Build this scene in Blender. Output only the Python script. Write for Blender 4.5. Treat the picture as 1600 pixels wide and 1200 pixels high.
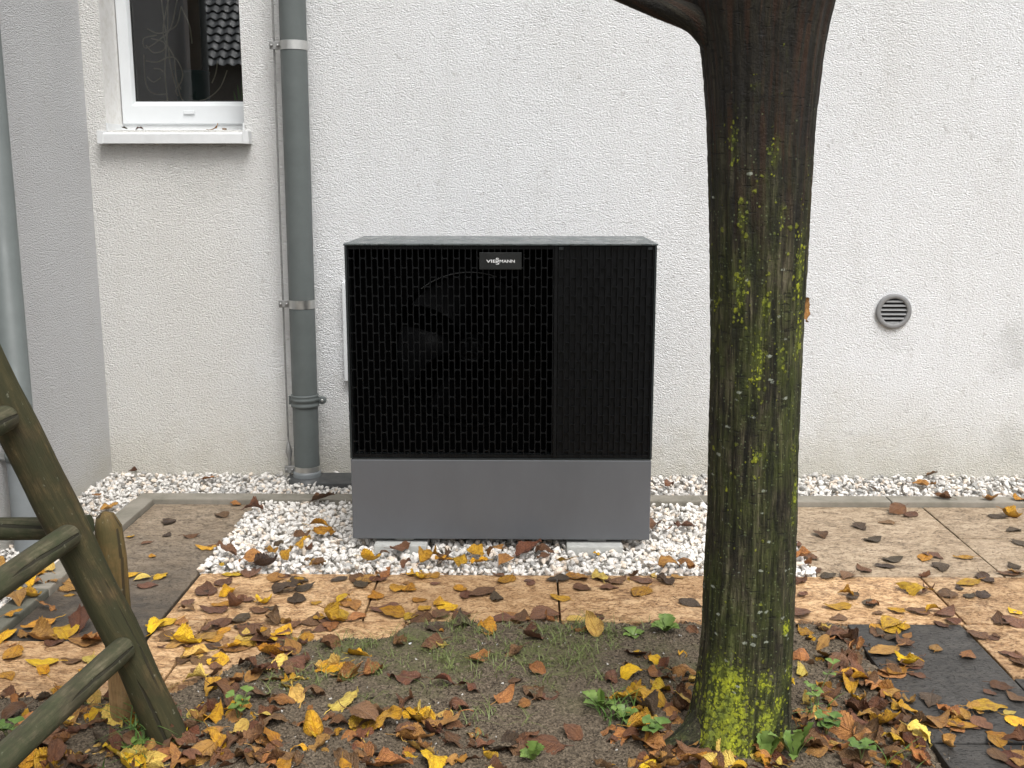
import bpy, bmesh, math, random
import numpy as np
from mathutils import Vector, Matrix, Euler, noise as mnoise
R = math.radians
random.seed(7)
rng = np.random.default_rng(11)
scene = bpy.context.scene
for o in list(bpy.data.objects): bpy.data.objects.remove(o)
C = scene.collection

# ------------------------------------------------------------------ camera, sky, sun, exposure
CAM_H, PITCH, YAW, FPX = 1.39, R(10.9), R(0.85), 1683.0
cam_d = bpy.data.cameras.new('camera'); cam = bpy.data.objects.new('camera', cam_d); C.objects.link(cam)
cam.location = (0, 0, CAM_H); cam.rotation_euler = (R(90) - PITCH, 0, YAW)
cam_d.sensor_width = 36; cam_d.lens = 36 * FPX / 1600; cam_d.clip_start = 0.05; cam_d.clip_end = 500
scene.camera = cam
SUN_EL, SUN_AZ = 58, 28            # degrees; azimuth: from behind the viewer, towards the right
w = bpy.data.worlds.new('World'); scene.world = w; w.use_nodes = True
nt = w.node_tree; nt.nodes.clear()
sky = nt.nodes.new('ShaderNodeTexSky'); sky.sky_type = 'NISHITA'; sky.sun_disc = False
sky.sun_elevation = R(SUN_EL); sky.sun_rotation = R(180 - SUN_AZ); sky.air_density = 1.0; sky.dust_density = 4.0; sky.ozone_density = 1.0
hs = nt.nodes.new('ShaderNodeHueSaturation'); hs.inputs['Saturation'].default_value = 0.10
bg = nt.nodes.new('ShaderNodeBackground'); bg.inputs['Strength'].default_value = 0.15
wo = nt.nodes.new('ShaderNodeOutputWorld')
nt.links.new(sky.outputs[0], hs.inputs['Color']); nt.links.new(hs.outputs[0], bg.inputs[0]); nt.links.new(bg.outputs[0], wo.inputs[0])
sun_d = bpy.data.lights.new('sun', 'SUN'); sun_d.energy = 1.5; sun_d.angle = R(32); sun_d.color = (1.0, 0.985, 0.965)
sun = bpy.data.objects.new('sun', sun_d); C.objects.link(sun)
sd = Vector((math.sin(R(SUN_AZ)) * math.cos(R(SUN_EL)), -math.cos(R(SUN_AZ)) * math.cos(R(SUN_EL)), math.sin(R(SUN_EL))))
sun.rotation_euler = sd.to_track_quat('Z', 'Y').to_euler(); sun.location = sd * 20
vs = scene.view_settings; vs.view_transform = 'Standard'; vs.look = 'None'; vs.gamma = 1; vs.use_curve_mapping = False
vs.exposure = 0.64
scene.render.engine = 'CYCLES'
cy = scene.cycles; cy.max_bounces = 5; cy.diffuse_bounces = 3; cy.glossy_bounces = 3; cy.transparent_max_bounces = 6; cy.caustics_reflective = False; cy.caustics_refractive = False

CR = Euler(cam.rotation_euler).to_matrix()
def ray(px, py): return CR @ Vector(((px - 800) / FPX, (600 - py) / FPX, -1))
def at_y(px, py, Y):                      # the photograph's pixel at a known distance from the camera
    d = ray(px, py); t = Y / d.y; return Vector((d.x * t, Y, CAM_H + d.z * t))
def at_z(px, py, z=0.0):                  # ... at a known height above the paving
    d = ray(px, py); t = (z - CAM_H) / d.z; return Vector((d.x * t, d.y * t, z))
def to_px(p):
    v = CR.transposed() @ (Vector(p) - Vector((0, 0, CAM_H))); return 800 + FPX * v.x / -v.z, 600 - FPX * v.y / -v.z

# ------------------------------------------------------------------ object helpers
def tag(o, label=None, cat=None, group=None, kind=None):
    if label: o['label'] = label
    if cat: o['category'] = cat
    if group: o['group'] = group
    if kind: o['kind'] = kind
    return o
def empty(name, loc=(0, 0, 0)):
    o = bpy.data.objects.new(name, None); o.empty_display_size = 0.05; o.location = loc; C.objects.link(o); return o
def link(name, me, parent=None, mat=None):
    o = bpy.data.objects.new(name, me); C.objects.link(o)
    if mat is not None:
        if me.materials: me.materials[0] = mat
        else: me.materials.append(mat)
    if parent is not None:
        o.parent = parent
        o.matrix_parent_inverse = Matrix.Identity(4)
        off = Vector((0, 0, 0)); p = parent
        while p is not None: off += p.location; p = p.parent
        o.location = -off                 # meshes are written in world coordinates
    return o
class MB:
    def __init__(s): s.v = []; s.f = []; s.uv = []; s.sm = []; s.mi = []
    def face(s, idx, uv=None, smooth=False, mi=0):
        s.f.append(tuple(idx)); s.uv.append(uv); s.sm.append(smooth); s.mi.append(mi)
    def box(s, x0, x1, y0, y1, z0, z1, mi=0):
        b = len(s.v); s.v += [(x, y, z) for z in (z0, z1) for y in (y0, y1) for x in (x0, x1)]
        for f in ((0, 2, 3, 1), (4, 5, 7, 6), (0, 1, 5, 4), (1, 3, 7, 5), (3, 2, 6, 7), (2, 0, 4, 6)): s.face([b + i for i in f], mi=mi)
    def quad(s, a, b, c, d, mi=0):
        n = len(s.v); s.v += [tuple(a), tuple(b), tuple(c), tuple(d)]; s.face((n, n + 1, n + 2, n + 3), mi=mi)
    def tube(s, pts, rad, n=12, caps=True, smooth=True, wob=0.0, seed=0.0):
        pts = [Vector(p) for p in pts]; m = len(pts); rad = list(rad) if hasattr(rad, '__len__') else [rad] * m
        b0 = len(s.v); up = None; L = 0.0; Ls = []
        for i, p in enumerate(pts):
            t = (pts[min(i + 1, m - 1)] - pts[max(i - 1, 0)]).normalized()
            if up is None:
                up = Vector((0, 0, 1)) if abs(t.z) < 0.9 else Vector((0, 1, 0))
            up = (up - t * up.dot(t)).normalized(); sd_ = t.cross(up)
            if i: L += (p - pts[i - 1]).length
            Ls.append(L)
            for k in range(n):
                a = 2 * math.pi * k / n; r = rad[i]
                if wob: r *= 1 + wob * mnoise.noise(Vector((math.cos(a) * 1.3 + seed, math.sin(a) * 1.3, L * 6)))
                s.v.append(tuple(p + (up * math.cos(a) + sd_ * math.sin(a)) * r))
        for i in range(m - 1):
            for k in range(n):
                k2 = (k + 1) % n; u0, u1 = k / n * 6.28 * rad[i], (k + 1) / n * 6.28 * rad[i]
                s.face((b0 + i * n + k, b0 + i * n + k2, b0 + (i + 1) * n + k2, b0 + (i + 1) * n + k),
                       [(u0, Ls[i]), (u1, Ls[i]), (u1, Ls[i + 1]), (u0, Ls[i + 1])], smooth)
        if caps:
            c0 = len(s.v); s.v += s.v[b0:b0 + n] + s.v[b0 + (m - 1) * n:b0 + m * n]     # caps on vertices of their own
            s.face([c0 + k for k in range(n)][::-1]); s.face([c0 + n + k for k in range(n)])
    def lathe(s, prof, axis='z', c=(0, 0, 0), n=32, smooth=True):
        b0 = len(s.v); m = len(prof)
        for (r, h) in prof:
            for k in range(n):
                a = 2 * math.pi * k / n; x, y = r * math.cos(a), r * math.sin(a)
                s.v.append((c[0] + x, c[1] + y, c[2] + h) if axis == 'z' else (c[0] + x, c[1] + h, c[2] + y))
        for i in range(m - 1):
            for k in range(n):
                k2 = (k + 1) % n; q = (b0 + i * n + k, b0 + i * n + k2, b0 + (i + 1) * n + k2, b0 + (i + 1) * n + k)
                s.face(q if axis == 'z' else q[::-1], None, smooth)
    def mesh(s, name='m'):
        me = bpy.data.meshes.new(name); me.from_pydata(s.v, [], s.f)
        me.polygons.foreach_set('use_smooth', s.sm); me.polygons.foreach_set('material_index', s.mi)
        if any(u is not None for u in s.uv):
            l = me.uv_layers.new(name='UVMap'); d = []
            for f, u in zip(s.f, s.uv):
                for k in range(len(f)): d += list(u[k]) if u is not None else [0.0, 0.0]
            l.data.foreach_set('uv', d)
        me.update(); return me
    def build(s, name, mat, parent=None, bevel=0.0, seg=2):
        me = s.mesh(name)
        if bevel:
            bm = bmesh.new(); bm.from_mesh(me)
            bmesh.ops.bevel(bm, geom=[e for e in bm.edges if len(e.link_faces) == 2 and e.calc_face_angle(0) > 0.6], offset=bevel, segments=seg, affect='EDGES', profile=0.6)
            bm.to_mesh(me); bm.free()
        mats = mat if isinstance(mat, (list, tuple)) else [mat]
        for m_ in mats: me.materials.append(m_)
        return link(name, me, parent)
def arr_mesh(name, V, F, smooth=False, col=None, uv=None):      # numpy triangles -> one mesh
    me = bpy.data.meshes.new(name); V = np.asarray(V, np.float32); F = np.asarray(F, np.int32); k = F.shape[1]
    me.vertices.add(len(V)); me.vertices.foreach_set('co', V.ravel())
    me.loops.add(F.size); me.loops.foreach_set('vertex_index', F.ravel())
    me.polygons.add(len(F)); me.polygons.foreach_set('loop_start', np.arange(0, F.size, k, dtype=np.int32))
    me.polygons.foreach_set('loop_total', np.full(len(F), k, np.int32))
    me.polygons.foreach_set('use_smooth', np.full(len(F), smooth))
    if col is not None:
        a = me.color_attributes.new('Col', 'FLOAT_COLOR', 'POINT'); a.data.foreach_set('color', np.asarray(col, np.float32).ravel())
    if uv is not None:
        l = me.uv_layers.new(name='UVMap'); l.data.foreach_set('uv', np.asarray(uv, np.float32)[F.ravel()].ravel())
    me.update(calc_edges=True); me.validate(); return me

# ------------------------------------------------------------------ material helpers
class Mat:
    def __init__(s, name, rough=0.7, spec=0.5, metal=0.0, color=None):
        s.m = bpy.data.materials.new(name); s.m.use_nodes = True; s.nt = s.m.node_tree
        s.b = s.nt.nodes['Principled BSDF']; s.b.inputs['Roughness'].default_value = rough
        s.b.inputs['Specular IOR Level'].default_value = spec; s.b.inputs['Metallic'].default_value = metal
        if color is not None: s.b.inputs['Base Color'].default_value = (*color, 1)
        s._co = {}
    def n(s, t, **kw):
        nd = s.nt.nodes.new(t)
        for k, v in kw.items(): setattr(nd, k, v)
        return nd
    def l(s, a, b): s.nt.links.new(a, b)
    def co(s, kind='Object', scale=(1, 1, 1), rot=(0, 0, 0), loc=(0, 0, 0)):
        key = (kind, scale, rot, loc)
        if key not in s._co:
            tc = s.n('ShaderNodeTexCoord'); mp = s.n('ShaderNodeMapping')
            mp.inputs['Scale'].default_value = scale; mp.inputs['Rotation'].default_value = rot; mp.inputs['Location'].default_value = loc
            s.l(tc.outputs[kind], mp.inputs['Vector']); s._co[key] = mp.outputs[0]
        return s._co[key]
    def noise(s, co, scale, detail=4, rough=0.55, dist=0.0):
        n = s.n('ShaderNodeTexNoise'); s.l(co, n.inputs['Vector']); n.inputs['Scale'].default_value = scale
        n.inputs['Detail'].default_value = detail; n.inputs['Roughness'].default_value = rough; n.inputs['Distortion'].default_value = dist
        return n.outputs['Fac']
    def voro(s, co, scale, feature='F1', out='Distance', rnd=1.0):
        n = s.n('ShaderNodeTexVoronoi', feature=feature); s.l(co, n.inputs['Vector']); n.inputs['Scale'].default_value = scale
        n.inputs['Randomness'].default_value = rnd
        return n.outputs[out]
    def ramp(s, fac, stops, interp='LINEAR'):
        r = s.n('ShaderNodeValToRGB'); cr = r.color_ramp; cr.interpolation = interp
        while len(cr.elements) < len(stops): cr.elements.new(0.5)
        for e, (p, c) in zip(cr.elements, stops):
            e.position = p; e.color = (*c, 1) if hasattr(c, '__len__') else (c, c, c, 1)
        s.l(fac, r.inputs[0]); return r.outputs[0]
    def mix(s, fac, a, b, mode='MIX'):
        m = s.n('ShaderNodeMix', data_type='RGBA', blend_type=mode)
        for v, i in ((fac, 0), (a, 6), (b, 7)):
            if hasattr(v, 'is_output'): s.l(v, m.inputs[i])
            elif i == 0: m.inputs[0].default_value = v
            else: m.inputs[i].default_value = (*v, 1) if hasattr(v, '__len__') else (v, v, v, 1)
        return m.outputs[2]
    def math(s, op, a, b=0.0, c=0.0):
        m = s.n('ShaderNodeMath', operation=op)
        for i, v in enumerate((a, b, c)):
            if hasattr(v, 'is_output'): s.l(v, m.inputs[i])
            else: m.inputs[i].default_value = v
        return m.outputs[0]
    def attr(s, name, out='Fac'):
        a = s.n('ShaderNodeAttribute'); a.attribute_name = name; return a.outputs[out]
    def xyz(s, co):
        x = s.n('ShaderNodeSeparateXYZ'); s.l(co, x.inputs[0]); return x.outputs
    def color(s, c): s.l(c, s.b.inputs['Base Color'])
    def rough(s, c): s.l(c, s.b.inputs['Roughness'])
    def bump(s, h, dist=0.003, strength=1.0):
        b = s.n('ShaderNodeBump'); b.inputs['Distance'].default_value = dist; b.inputs['Strength'].default_value = strength
        s.l(h, b.inputs['Height']); prev = s.b.inputs['Normal']
        if prev.links: s.l(prev.links[0].from_socket, b.inputs['Normal'])
        s.l(b.outputs[0], prev)
    def rnd(s): return s.n('ShaderNodeObjectInfo').outputs['Random']

def plaster(name, base, stain, amp, dirt):
    m = Mat(name, 0.93, 0.25)
    co = m.co(); c2 = m.co('Object', (1, 1, 2.0), (0, R(32), R(28)))
    a = m.noise(c2, 88, 3, 0.65, 0.7); b = m.voro(m.co('Object', (1, 1, 1.6), (0, R(32), R(15))), 130)
    h = m.math('ADD', m.math('MULTIPLY', a, 0.9), m.math('MULTIPLY', b, -0.45))
    m.bump(h, amp, 1.0)
    big = m.noise(co, 1.1, 5, 0.6); z = m.xyz(co)[2]
    low = m.ramp(m.math('ADD', z, m.math('MULTIPLY', m.noise(co, 2.4, 5, 0.65), 0.9)), [(0.35, 1.0), (1.0, 0.0)])
    x = m.xyz(co)[0]
    colr = m.mix(m.ramp(big, [(0.40, 0), (0.68, 1)]), base, stain)
    colr = m.mix(m.math('MULTIPLY', low, dirt), colr, (0.56, 0.51, 0.40))
    spl = m.ramp(m.math('ADD', m.math('MULTIPLY', z, 1.6), m.math('MULTIPLY', m.math('SUBTRACT', m.noise(co, 7, 6, 0.7), 0.5), 0.9)), [(0.0, 1), (0.42, 0)])
    colr = m.mix(m.math('MULTIPLY', spl, 0.42), colr, (0.44, 0.40, 0.30))
    strk = m.ramp(m.noise(m.co('Object', (1, 1, 0.09)), 9, 5, 0.65), [(0.52, 0), (0.75, 1)])
    colr = m.mix(m.math('MULTIPLY', strk, 0.16), colr, (0.50, 0.49, 0.44))
    pits = m.ramp(m.noise(co, 34, 2, 0.5), [(0.28, 1), (0.33, 0)])
    colr = m.mix(m.math('MULTIPLY', pits, 0.22), colr, (0.25, 0.23, 0.2))
    spk = m.ramp(m.voro(co, 16), [(0.03, 1), (0.06, 0)])
    spk = m.math('MULTIPLY', spk, m.ramp(m.noise(co, 2.7, 2), [(0.55, 0), (0.6, 1)]))
    colr = m.mix(m.math('MULTIPLY', spk, 0.5), colr, (0.2, 0.18, 0.14))
    return m, colr
WX = -1.965                                # inner corner of the two house walls
WY = 4.90                                  # face of the white wall
m, c_ = plaster('white_plaster', (0.80, 0.808, 0.815), (0.765, 0.768, 0.765), 0.0105, 0.45)
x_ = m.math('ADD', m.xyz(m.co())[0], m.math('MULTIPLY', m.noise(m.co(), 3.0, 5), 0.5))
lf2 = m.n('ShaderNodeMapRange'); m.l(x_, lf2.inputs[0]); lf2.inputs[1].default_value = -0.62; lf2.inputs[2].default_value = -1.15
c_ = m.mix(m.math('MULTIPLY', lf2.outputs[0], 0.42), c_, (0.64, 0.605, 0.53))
sp_ = at_y(1592, 610, WY)
for (px_, py_, r_, k_s) in ((1592, 545, .16, .20), (1575, 690, .13, .16), (1400, 540, .07, .10), (300, 245, .25, .14)):
    q_ = at_y(px_, py_, WY); vd = m.n('ShaderNodeVectorMath', operation='DISTANCE'); m.l(m.co(), vd.inputs[0]); vd.inputs[1].default_value = q_
    ms = m.ramp(m.math('ADD', m.math('DIVIDE', vd.outputs['Value'], r_), m.math('MULTIPLY', m.math('SUBTRACT', m.noise(m.co(), 9, 5, 0.7), 0.5), 2.2)), [(0.25, 1), (1.0, 0)])
    c_ = m.mix(m.math('MULTIPLY', ms, k_s * 1.6), c_, (0.40, 0.40, 0.38))
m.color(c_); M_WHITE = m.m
m, c_ = plaster('grey_plaster', (0.56, 0.563, 0.568), (0.525, 0.526, 0.53), 0.009, 0.10); m.color(c_); M_GREYW = m.m
m = Mat('reveal_plaster', 0.9, 0.25); co = m.co()
m.color(m.mix(m.ramp(m.noise(co, 25, 5, 0.7), [(0.45, 0), (0.8, 1)]), (0.72, 0.71, 0.69), (0.56, 0.54, 0.49))); m.bump(m.noise(co, 150, 3), 0.002, 0.6); M_REVEAL = m.m

def plain(name, col, rough=0.5, metal=0.0, var=0.12, nscale=30, spec=0.5, bump=0.0):
    m = Mat(name, rough, spec, metal); co = m.co(); dk = tuple(c * (1 - var) for c in col); lt = tuple(min(1, c * (1 + var)) for c in col)
    f = m.noise(co, nscale, 5, 0.65); m.color(m.ramp(f, [(0.3, dk), (0.7, lt)]))
    m.rough(m.ramp(m.noise(co, nscale * 0.6, 4), [(0.3, max(0.05, rough - 0.1)), (0.7, min(1, rough + 0.1))]))
    if bump: m.bump(f, bump)
    return m.m
M_PVC = plain('white_window_plastic', (0.66, 0.68, 0.69), 0.32, var=0.03, nscale=9)
M_SILL = plain('white_sill_metal', (0.66, 0.67, 0.67), 0.38, var=0.07, nscale=14)
M_RUBBER = plain('black_gasket', (0.02, 0.02, 0.02), 0.6)
M_PIPE = plain('grey_pipe_plastic', (0.108, 0.121, 0.118), 0.48, var=0.08, nscale=12, spec=0.3)
M_PIPEL = plain('light_grey_pipe', (0.17, 0.185, 0.19), 0.5, var=0.1, nscale=10)
M_STEEL = plain('stainless_band', (0.60, 0.60, 0.58), 0.36, 1.0, 0.06, 40)
M_ZINC = plain('galvanised_rod', (0.30, 0.30, 0.29), 0.5, 0.6, 0.2, 60)
M_DGREY = plain('dark_grey_plastic', (0.05, 0.052, 0.052), 0.55, var=0.2, nscale=25)
M_GRILLE = plain('black_grille_plastic', (0.0032, 0.0037, 0.0042), 0.42, var=0.15, nscale=60, spec=0.24)
M_INNER = plain('black_fan_housing', (0.0009, 0.0009, 0.0010), 0.7, var=0.1, spec=0.03)
M_FAN = plain('black_fan_blade', (0.0012, 0.0013, 0.0015), 0.45, var=0.1, spec=0.05)
M_BADGE = plain('badge_black', (0.008, 0.009, 0.009), 0.45, var=0.05)
M_LETTER = plain('letter_silver', (0.80, 0.81, 0.81), 0.35, var=0.02)
M_ROOM = plain('dark_room', (0.08, 0.062, 0.047), 0.9)
M_CABLE = plain('cable_beige', (0.55, 0.47, 0.35), 0.6)
M_BUCKET = plain('bucket_green', (0.02, 0.055, 0.052), 0.35)
M_BOARD = plain('brown_board', (0.10, 0.05, 0.022), 0.6, nscale=12)
M_PLANT = plain('house_plant_leaf', (0.07, 0.16, 0.02), 0.5)
M_VENT = plain('vent_grey', (0.20, 0.20, 0.20), 0.5, var=0.12, nscale=50)
M_DARK = plain('vent_dark', (0.01, 0.01, 0.012), 0.9)

# painted metal of the unit
def painted(name, col, rough, metal):
    m = Mat(name, rough, 0.5, metal); co = m.co()
    m.color(m.ramp(m.noise(m.co('Object', (1, 1, 0.35)), 6, 5, 0.7), [(0.3, tuple(c * 0.93 for c in col)), (0.75, tuple(c * 1.06 for c in col))]))
    m.rough(m.ramp(m.noise(co, 5, 5, 0.7), [(0.3, rough - 0.07), (0.7, rough + 0.1)]))
    m.bump(m.noise(co, 900, 1), 0.0003, 0.25)
    return m
M_BASEP = painted('slate_grey_paint', (0.132, 0.138, 0.148), 0.40, 0.25).m
M_SIDE = painted('dark_graphite_paint', (0.022, 0.027, 0.028), 0.4, 0.2).m
m = Mat('wet_graphite_lid', 0.3, 0.5); co = m.co()
drops = m.ramp(m.noise(co, 22, 5, 0.6, 0.5), [(0.46, 0), (0.56, 1)])
m.color(m.mix(drops, (0.085, 0.10, 0.10), (0.06, 0.072, 0.072))); m.rough(m.ramp(drops, [(0, 0.42), (1, 0.16)]))
m.bump(m.math('ADD', drops, m.math('MULTIPLY', m.ramp(m.voro(co, 85), [(0.15, 1), (0.4, 0)]), 0.6)), 0.0012, 0.8); M_LID = m.m

# stone, soil, wood
def stone_slab(name, lo, mid, hi, rough=0.55, wet=None):
    m = Mat(name, rough, 0.4); r = m.rnd(); off = m.math('MULTIPLY', r, 40.0)
    tc = m.n('ShaderNodeTexCoord'); ad = m.n('ShaderNodeVectorMath', operation='ADD'); cmb = m.n('ShaderNodeCombineXYZ')
    m.l(off, cmb.inputs[2]); m.l(tc.outputs['Object'], ad.inputs[0]); m.l(cmb.outputs[0], ad.inputs[1]); co = ad.outputs[0]
    mp = m.n('ShaderNodeMapping'); mp.inputs['Scale'].default_value = (1, 1.7, 1); m.l(co, mp.inputs[0])
    a = m.noise(mp.outputs[0], 16, 6, 0.75, 0.9); big = m.noise(co, 3.0, 4, 0.6); f = m.noise(mp.outputs[0], 95, 3, 0.7)
    mixf = m.math('ADD', m.math('MULTIPLY', a, 0.6), m.math('MULTIPLY', f, 0.4))
    c = m.ramp(mixf, [(0.41, lo), (0.49, mid), (0.57, hi)])
    pit = m.ramp(f, [(0.33, 1), (0.40, 0)])
    c = m.mix(m.math('MULTIPLY', pit, 0.55), c, tuple(x * 0.45 for x in lo))
    c = m.mix(m.math('MULTIPLY', m.ramp(big, [(0.42, 0), (0.68, 1)]), 0.45), c, tuple(x * 0.72 for x in mid))
    if wet:                                   # damp dark film, ragged outline
        wf = m.ramp(m.math('ADD', m.math('MULTIPLY', m.xyz(tc.outputs['Object'])[1], 0.9), m.math('MULTIPLY', m.noise(co, 6, 7, 0.7), 1.3)), wet[0])
        c = m.mix(wf, c, wet[1])
    sto = m.ramp(m.noise(co, 8.5, 4, 0.6, 1.2), [(0.56, 0), (0.64, 1)]); c = m.mix(m.math('MULTIPLY', sto, 0.4), c, tuple(x * 0.75 for x in lo))
    vh = m.n('ShaderNodeHueSaturation'); m.l(c, vh.inputs['Color']); m.l(m.math('ADD', 0.84, m.math('MULTIPLY', r, 0.3)), vh.inputs['Value']); c = vh.outputs[0]
    m.color(c); m.rough(m.ramp(big, [(0.35, rough - 0.18), (0.65, rough + 0.12)]))
    m.bump(m.math('ADD', m.math('MULTIPLY', a, 0.6), m.math('MULTIPLY', pit, -0.5)), 0.009, 0.9); return m.m
M_SLAB = stone_slab('sand_travertine', (0.17, 0.088, 0.038), (0.39, 0.228, 0.108), (0.60, 0.405, 0.225))
M_SLABG = stone_slab('grey_beige_travertine', (0.15, 0.105, 0.065), (0.30, 0.22, 0.142), (0.42, 0.325, 0.225))
M_SLABL = stone_slab('stained_travertine', (0.14, 0.105, 0.072), (0.27, 0.205, 0.14), (0.38, 0.30, 0.215), 0.55, ([(0.10, 1), (1.0, 0)], (0.060, 0.050, 0.040)))
M_SLATE = stone_slab('dark_wet_slate', (0.028, 0.026, 0.024), (0.040, 0.037, 0.034), (0.058, 0.053, 0.047), 0.5)
M_SLATEL = stone_slab('dark_stained_slab', (0.045, 0.038, 0.030), (0.072, 0.06, 0.047), (0.12, 0.098, 0.072), 0.5)
m = Mat('kerb_concrete', 0.85, 0.3); co = m.co()
m.color(m.mix(m.ramp(m.noise(co, 5, 6, 0.7), [(0.35, 0), (0.7, 1)]), (0.27, 0.245, 0.205), (0.15, 0.14, 0.11))); m.bump(m.noise(co, 120, 4, 0.7), 0.0025, 0.7); M_KERB = m.m
m = Mat('kerb_concrete_mossy', 0.85, 0.3); co = m.co()
m.color(m.mix(m.ramp(m.noise(co, 6, 6, 0.7), [(0.35, 0), (0.7, 1)]), (0.13, 0.125, 0.10), (0.06, 0.062, 0.045))); m.bump(m.noise(co, 120, 4, 0.7), 0.0025, 0.7); M_KERBM = m.m
m = Mat('foundation_concrete', 0.85, 0.3); co = m.co()
m.color(m.ramp(m.noise(co, 30, 6, 0.7), [(0.3, (0.36, 0.36, 0.34)), (0.7, (0.5, 0.5, 0.47))])); m.bump(m.noise(co, 200, 3), 0.001, 0.6); M_FOUND = m.m
m = Mat('gravel_marble', 0.75, 0.35); co = m.co()
v = m.ramp(m.noise(co, 70, 5, 0.7), [(0.25, 0.78), (0.6, 1.0), (0.8, 1.05)])
m.color(m.mix(1.0, m.attr('Col', 'Color'), v, 'MULTIPLY')); m.bump(m.noise(co, 320, 4, 0.7), 0.0015, 0.7); M_GRAV = m.m
m = Mat('garden_soil', 0.9, 0.3); co = m.co()
g = m.ramp(m.noise(co, 3.2, 6, 0.65), [(0.45, 0), (0.62, 1)])
c = m.ramp(m.noise(co, 140, 5, 0.7), [(0.33, (0.016, 0.012, 0.008)), (0.47, (0.096, 0.073, 0.048)), (0.64, (0.225, 0.178, 0.125))])
c = m.mix(m.math('MULTIPLY', m.attr('moss'), m.math('MULTIPLY', g, 0.85)), c, (0.100, 0.105, 0.040))
m.color(c); m.bump(m.math('ADD', m.noise(co, 150, 6, 0.75), m.math('MULTIPLY', m.noise(co, 45, 3), 0.8)), 0.008, 0.9); m.rough(m.ramp(m.noise(co, 12, 3), [(0.4, 0.6), (0.6, 0.95)])); M_SOIL = m.m
m = Mat('soil_crumb', 0.9, 0.3); co = m.co(); m.color(m.mix(1.0, m.attr('Col', 'Color'), m.ramp(m.noise(co, 300, 3), [(0.3, 0.6), (0.7, 1.2)]), 'MULTIPLY')); M_CRUMB = m.m
m = Mat('ground_sheet', 0.95, 0.2); co = m.co(); m.color(m.ramp(m.noise(co, 0.8, 8, 0.7), [(0.3, (0.07, 0.06, 0.045)), (0.7, (0.15, 0.13, 0.10))])); M_GROUND = m.m

def wood(name, lo, mid, hi, moss, mossamt, bumpd=0.004):
    m = Mat(name, 0.8, 0.3); uv = m.co('UV', (1, 0.12, 1)); co = m.co()
    g = m.noise(uv, 75, 6, 0.7, 0.3); g2 = m.noise(uv, 22, 4, 0.6)
    c = m.ramp(m.math('ADD', m.math('MULTIPLY', g, 0.6), m.math('MULTIPLY', g2, 0.4)), [(0.36, lo), (0.5, mid), (0.62, hi)])
    mo = m.ramp(m.noise(co, 9, 6, 0.7), [(0.5 - mossamt * 0.25, 0), (0.72 - mossamt * 0.25, 1)])
    c = m.mix(m.math('MULTIPLY', mo, 0.8), c, moss)
    cr = m.ramp(m.noise(m.co('UV', (1, 0.05, 1), (0, 0, 0), (3, 0, 0)), 45, 3, 0.5), [(0.33, 1), (0.38, 0)])
    c = m.mix(m.math('MULTIPLY', cr, 0.7), c, (0.012, 0.010, 0.007))
    lich = m.ramp(m.noise(m.co('UV', (1, 0.6, 1)), 60, 4, 0.6), [(0.66, 0), (0.72, 1)])
    c = m.mix(m.math('MULTIPLY', lich, 0.35), c, (0.30, 0.29, 0.22))
    m.color(c); m.bump(m.math('SUBTRACT', g, m.math('MULTIPLY', cr, 0.8)), bumpd, 0.8); return m.m
M_POLE = wood('weathered_mossy_pole', (0.024, 0.017, 0.008), (0.065, 0.044, 0.019), (0.155, 0.105, 0.046), (0.024, 0.027, 0.010), 0.85)
M_RAIL = wood('weathered_rail', (0.026, 0.023, 0.014), (0.065, 0.057, 0.033), (0.14, 0.12, 0.075), (0.034, 0.042, 0.018), 0.5)
M_STAKE = wood('fresh_stake_wood', (0.20, 0.12, 0.05), (0.34, 0.21, 0.095), (0.44, 0.29, 0.15), (0.13, 0.09, 0.03), 0.25, 0.0015)
M_STAKED = wood('dark_stake_wood', (0.06, 0.036, 0.013), (0.12, 0.075, 0.026), (0.18, 0.115, 0.045), (0.06, 0.052, 0.018), 0.4, 0.002)

m = Mat('lichened_bark', 0.82, 0.3); co = m.co(); uv = m.co('UV', (1, 0.07, 1))
st = m.noise(uv, 115, 5, 0.75, 0.3); st2 = m.noise(m.co('UV', (1, 0.10, 1), (0, 0, 0), (5, 0, 0)), 38, 3, 0.6); fine = m.noise(co, 170, 3, 0.7)
sm_ = m.math('ADD', m.math('MULTIPLY', st, 0.65), m.math('MULTIPLY', st2, 0.35))
c = m.ramp(sm_, [(0.38, (0.004, 0.0035, 0.002)), (0.46, (0.013, 0.011, 0.006)), (0.53, (0.038, 0.032, 0.018)), (0.63, (0.135, 0.118, 0.075))])
alg = m.ramp(m.noise(m.co('Object', (1, 1, 0.45)), 14, 5, 0.75), [(0.40, 0), (0.62, 1)])
c = m.mix(m.math('MULTIPLY', m.math('MULTIPLY', alg, m.attr('algae')), 0.7), c, m.mix(m.ramp(sm_, [(0.40, 0), (0.62, 1)]), (0.010, 0.014, 0.002), (0.075, 0.095, 0.016)))
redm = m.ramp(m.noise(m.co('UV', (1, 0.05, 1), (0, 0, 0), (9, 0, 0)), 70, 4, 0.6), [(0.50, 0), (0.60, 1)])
c = m.mix(m.math('MULTIPLY', m.attr('red'), 0.72), c, (0.009, 0.0075, 0.006))  # crown shade painted over the dark wet bark of upper trunk and limbs
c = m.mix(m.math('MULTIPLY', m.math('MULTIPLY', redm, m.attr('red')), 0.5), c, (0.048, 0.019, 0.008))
crk = m.ramp(m.noise(m.co('Object', (1, 1, 4.0)), 30, 3, 0.6), [(0.34, 1), (0.38, 0)])
c = m.mix(m.math('MULTIPLY', crk, 0.6), c, (0.006, 0.005, 0.004))
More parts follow.
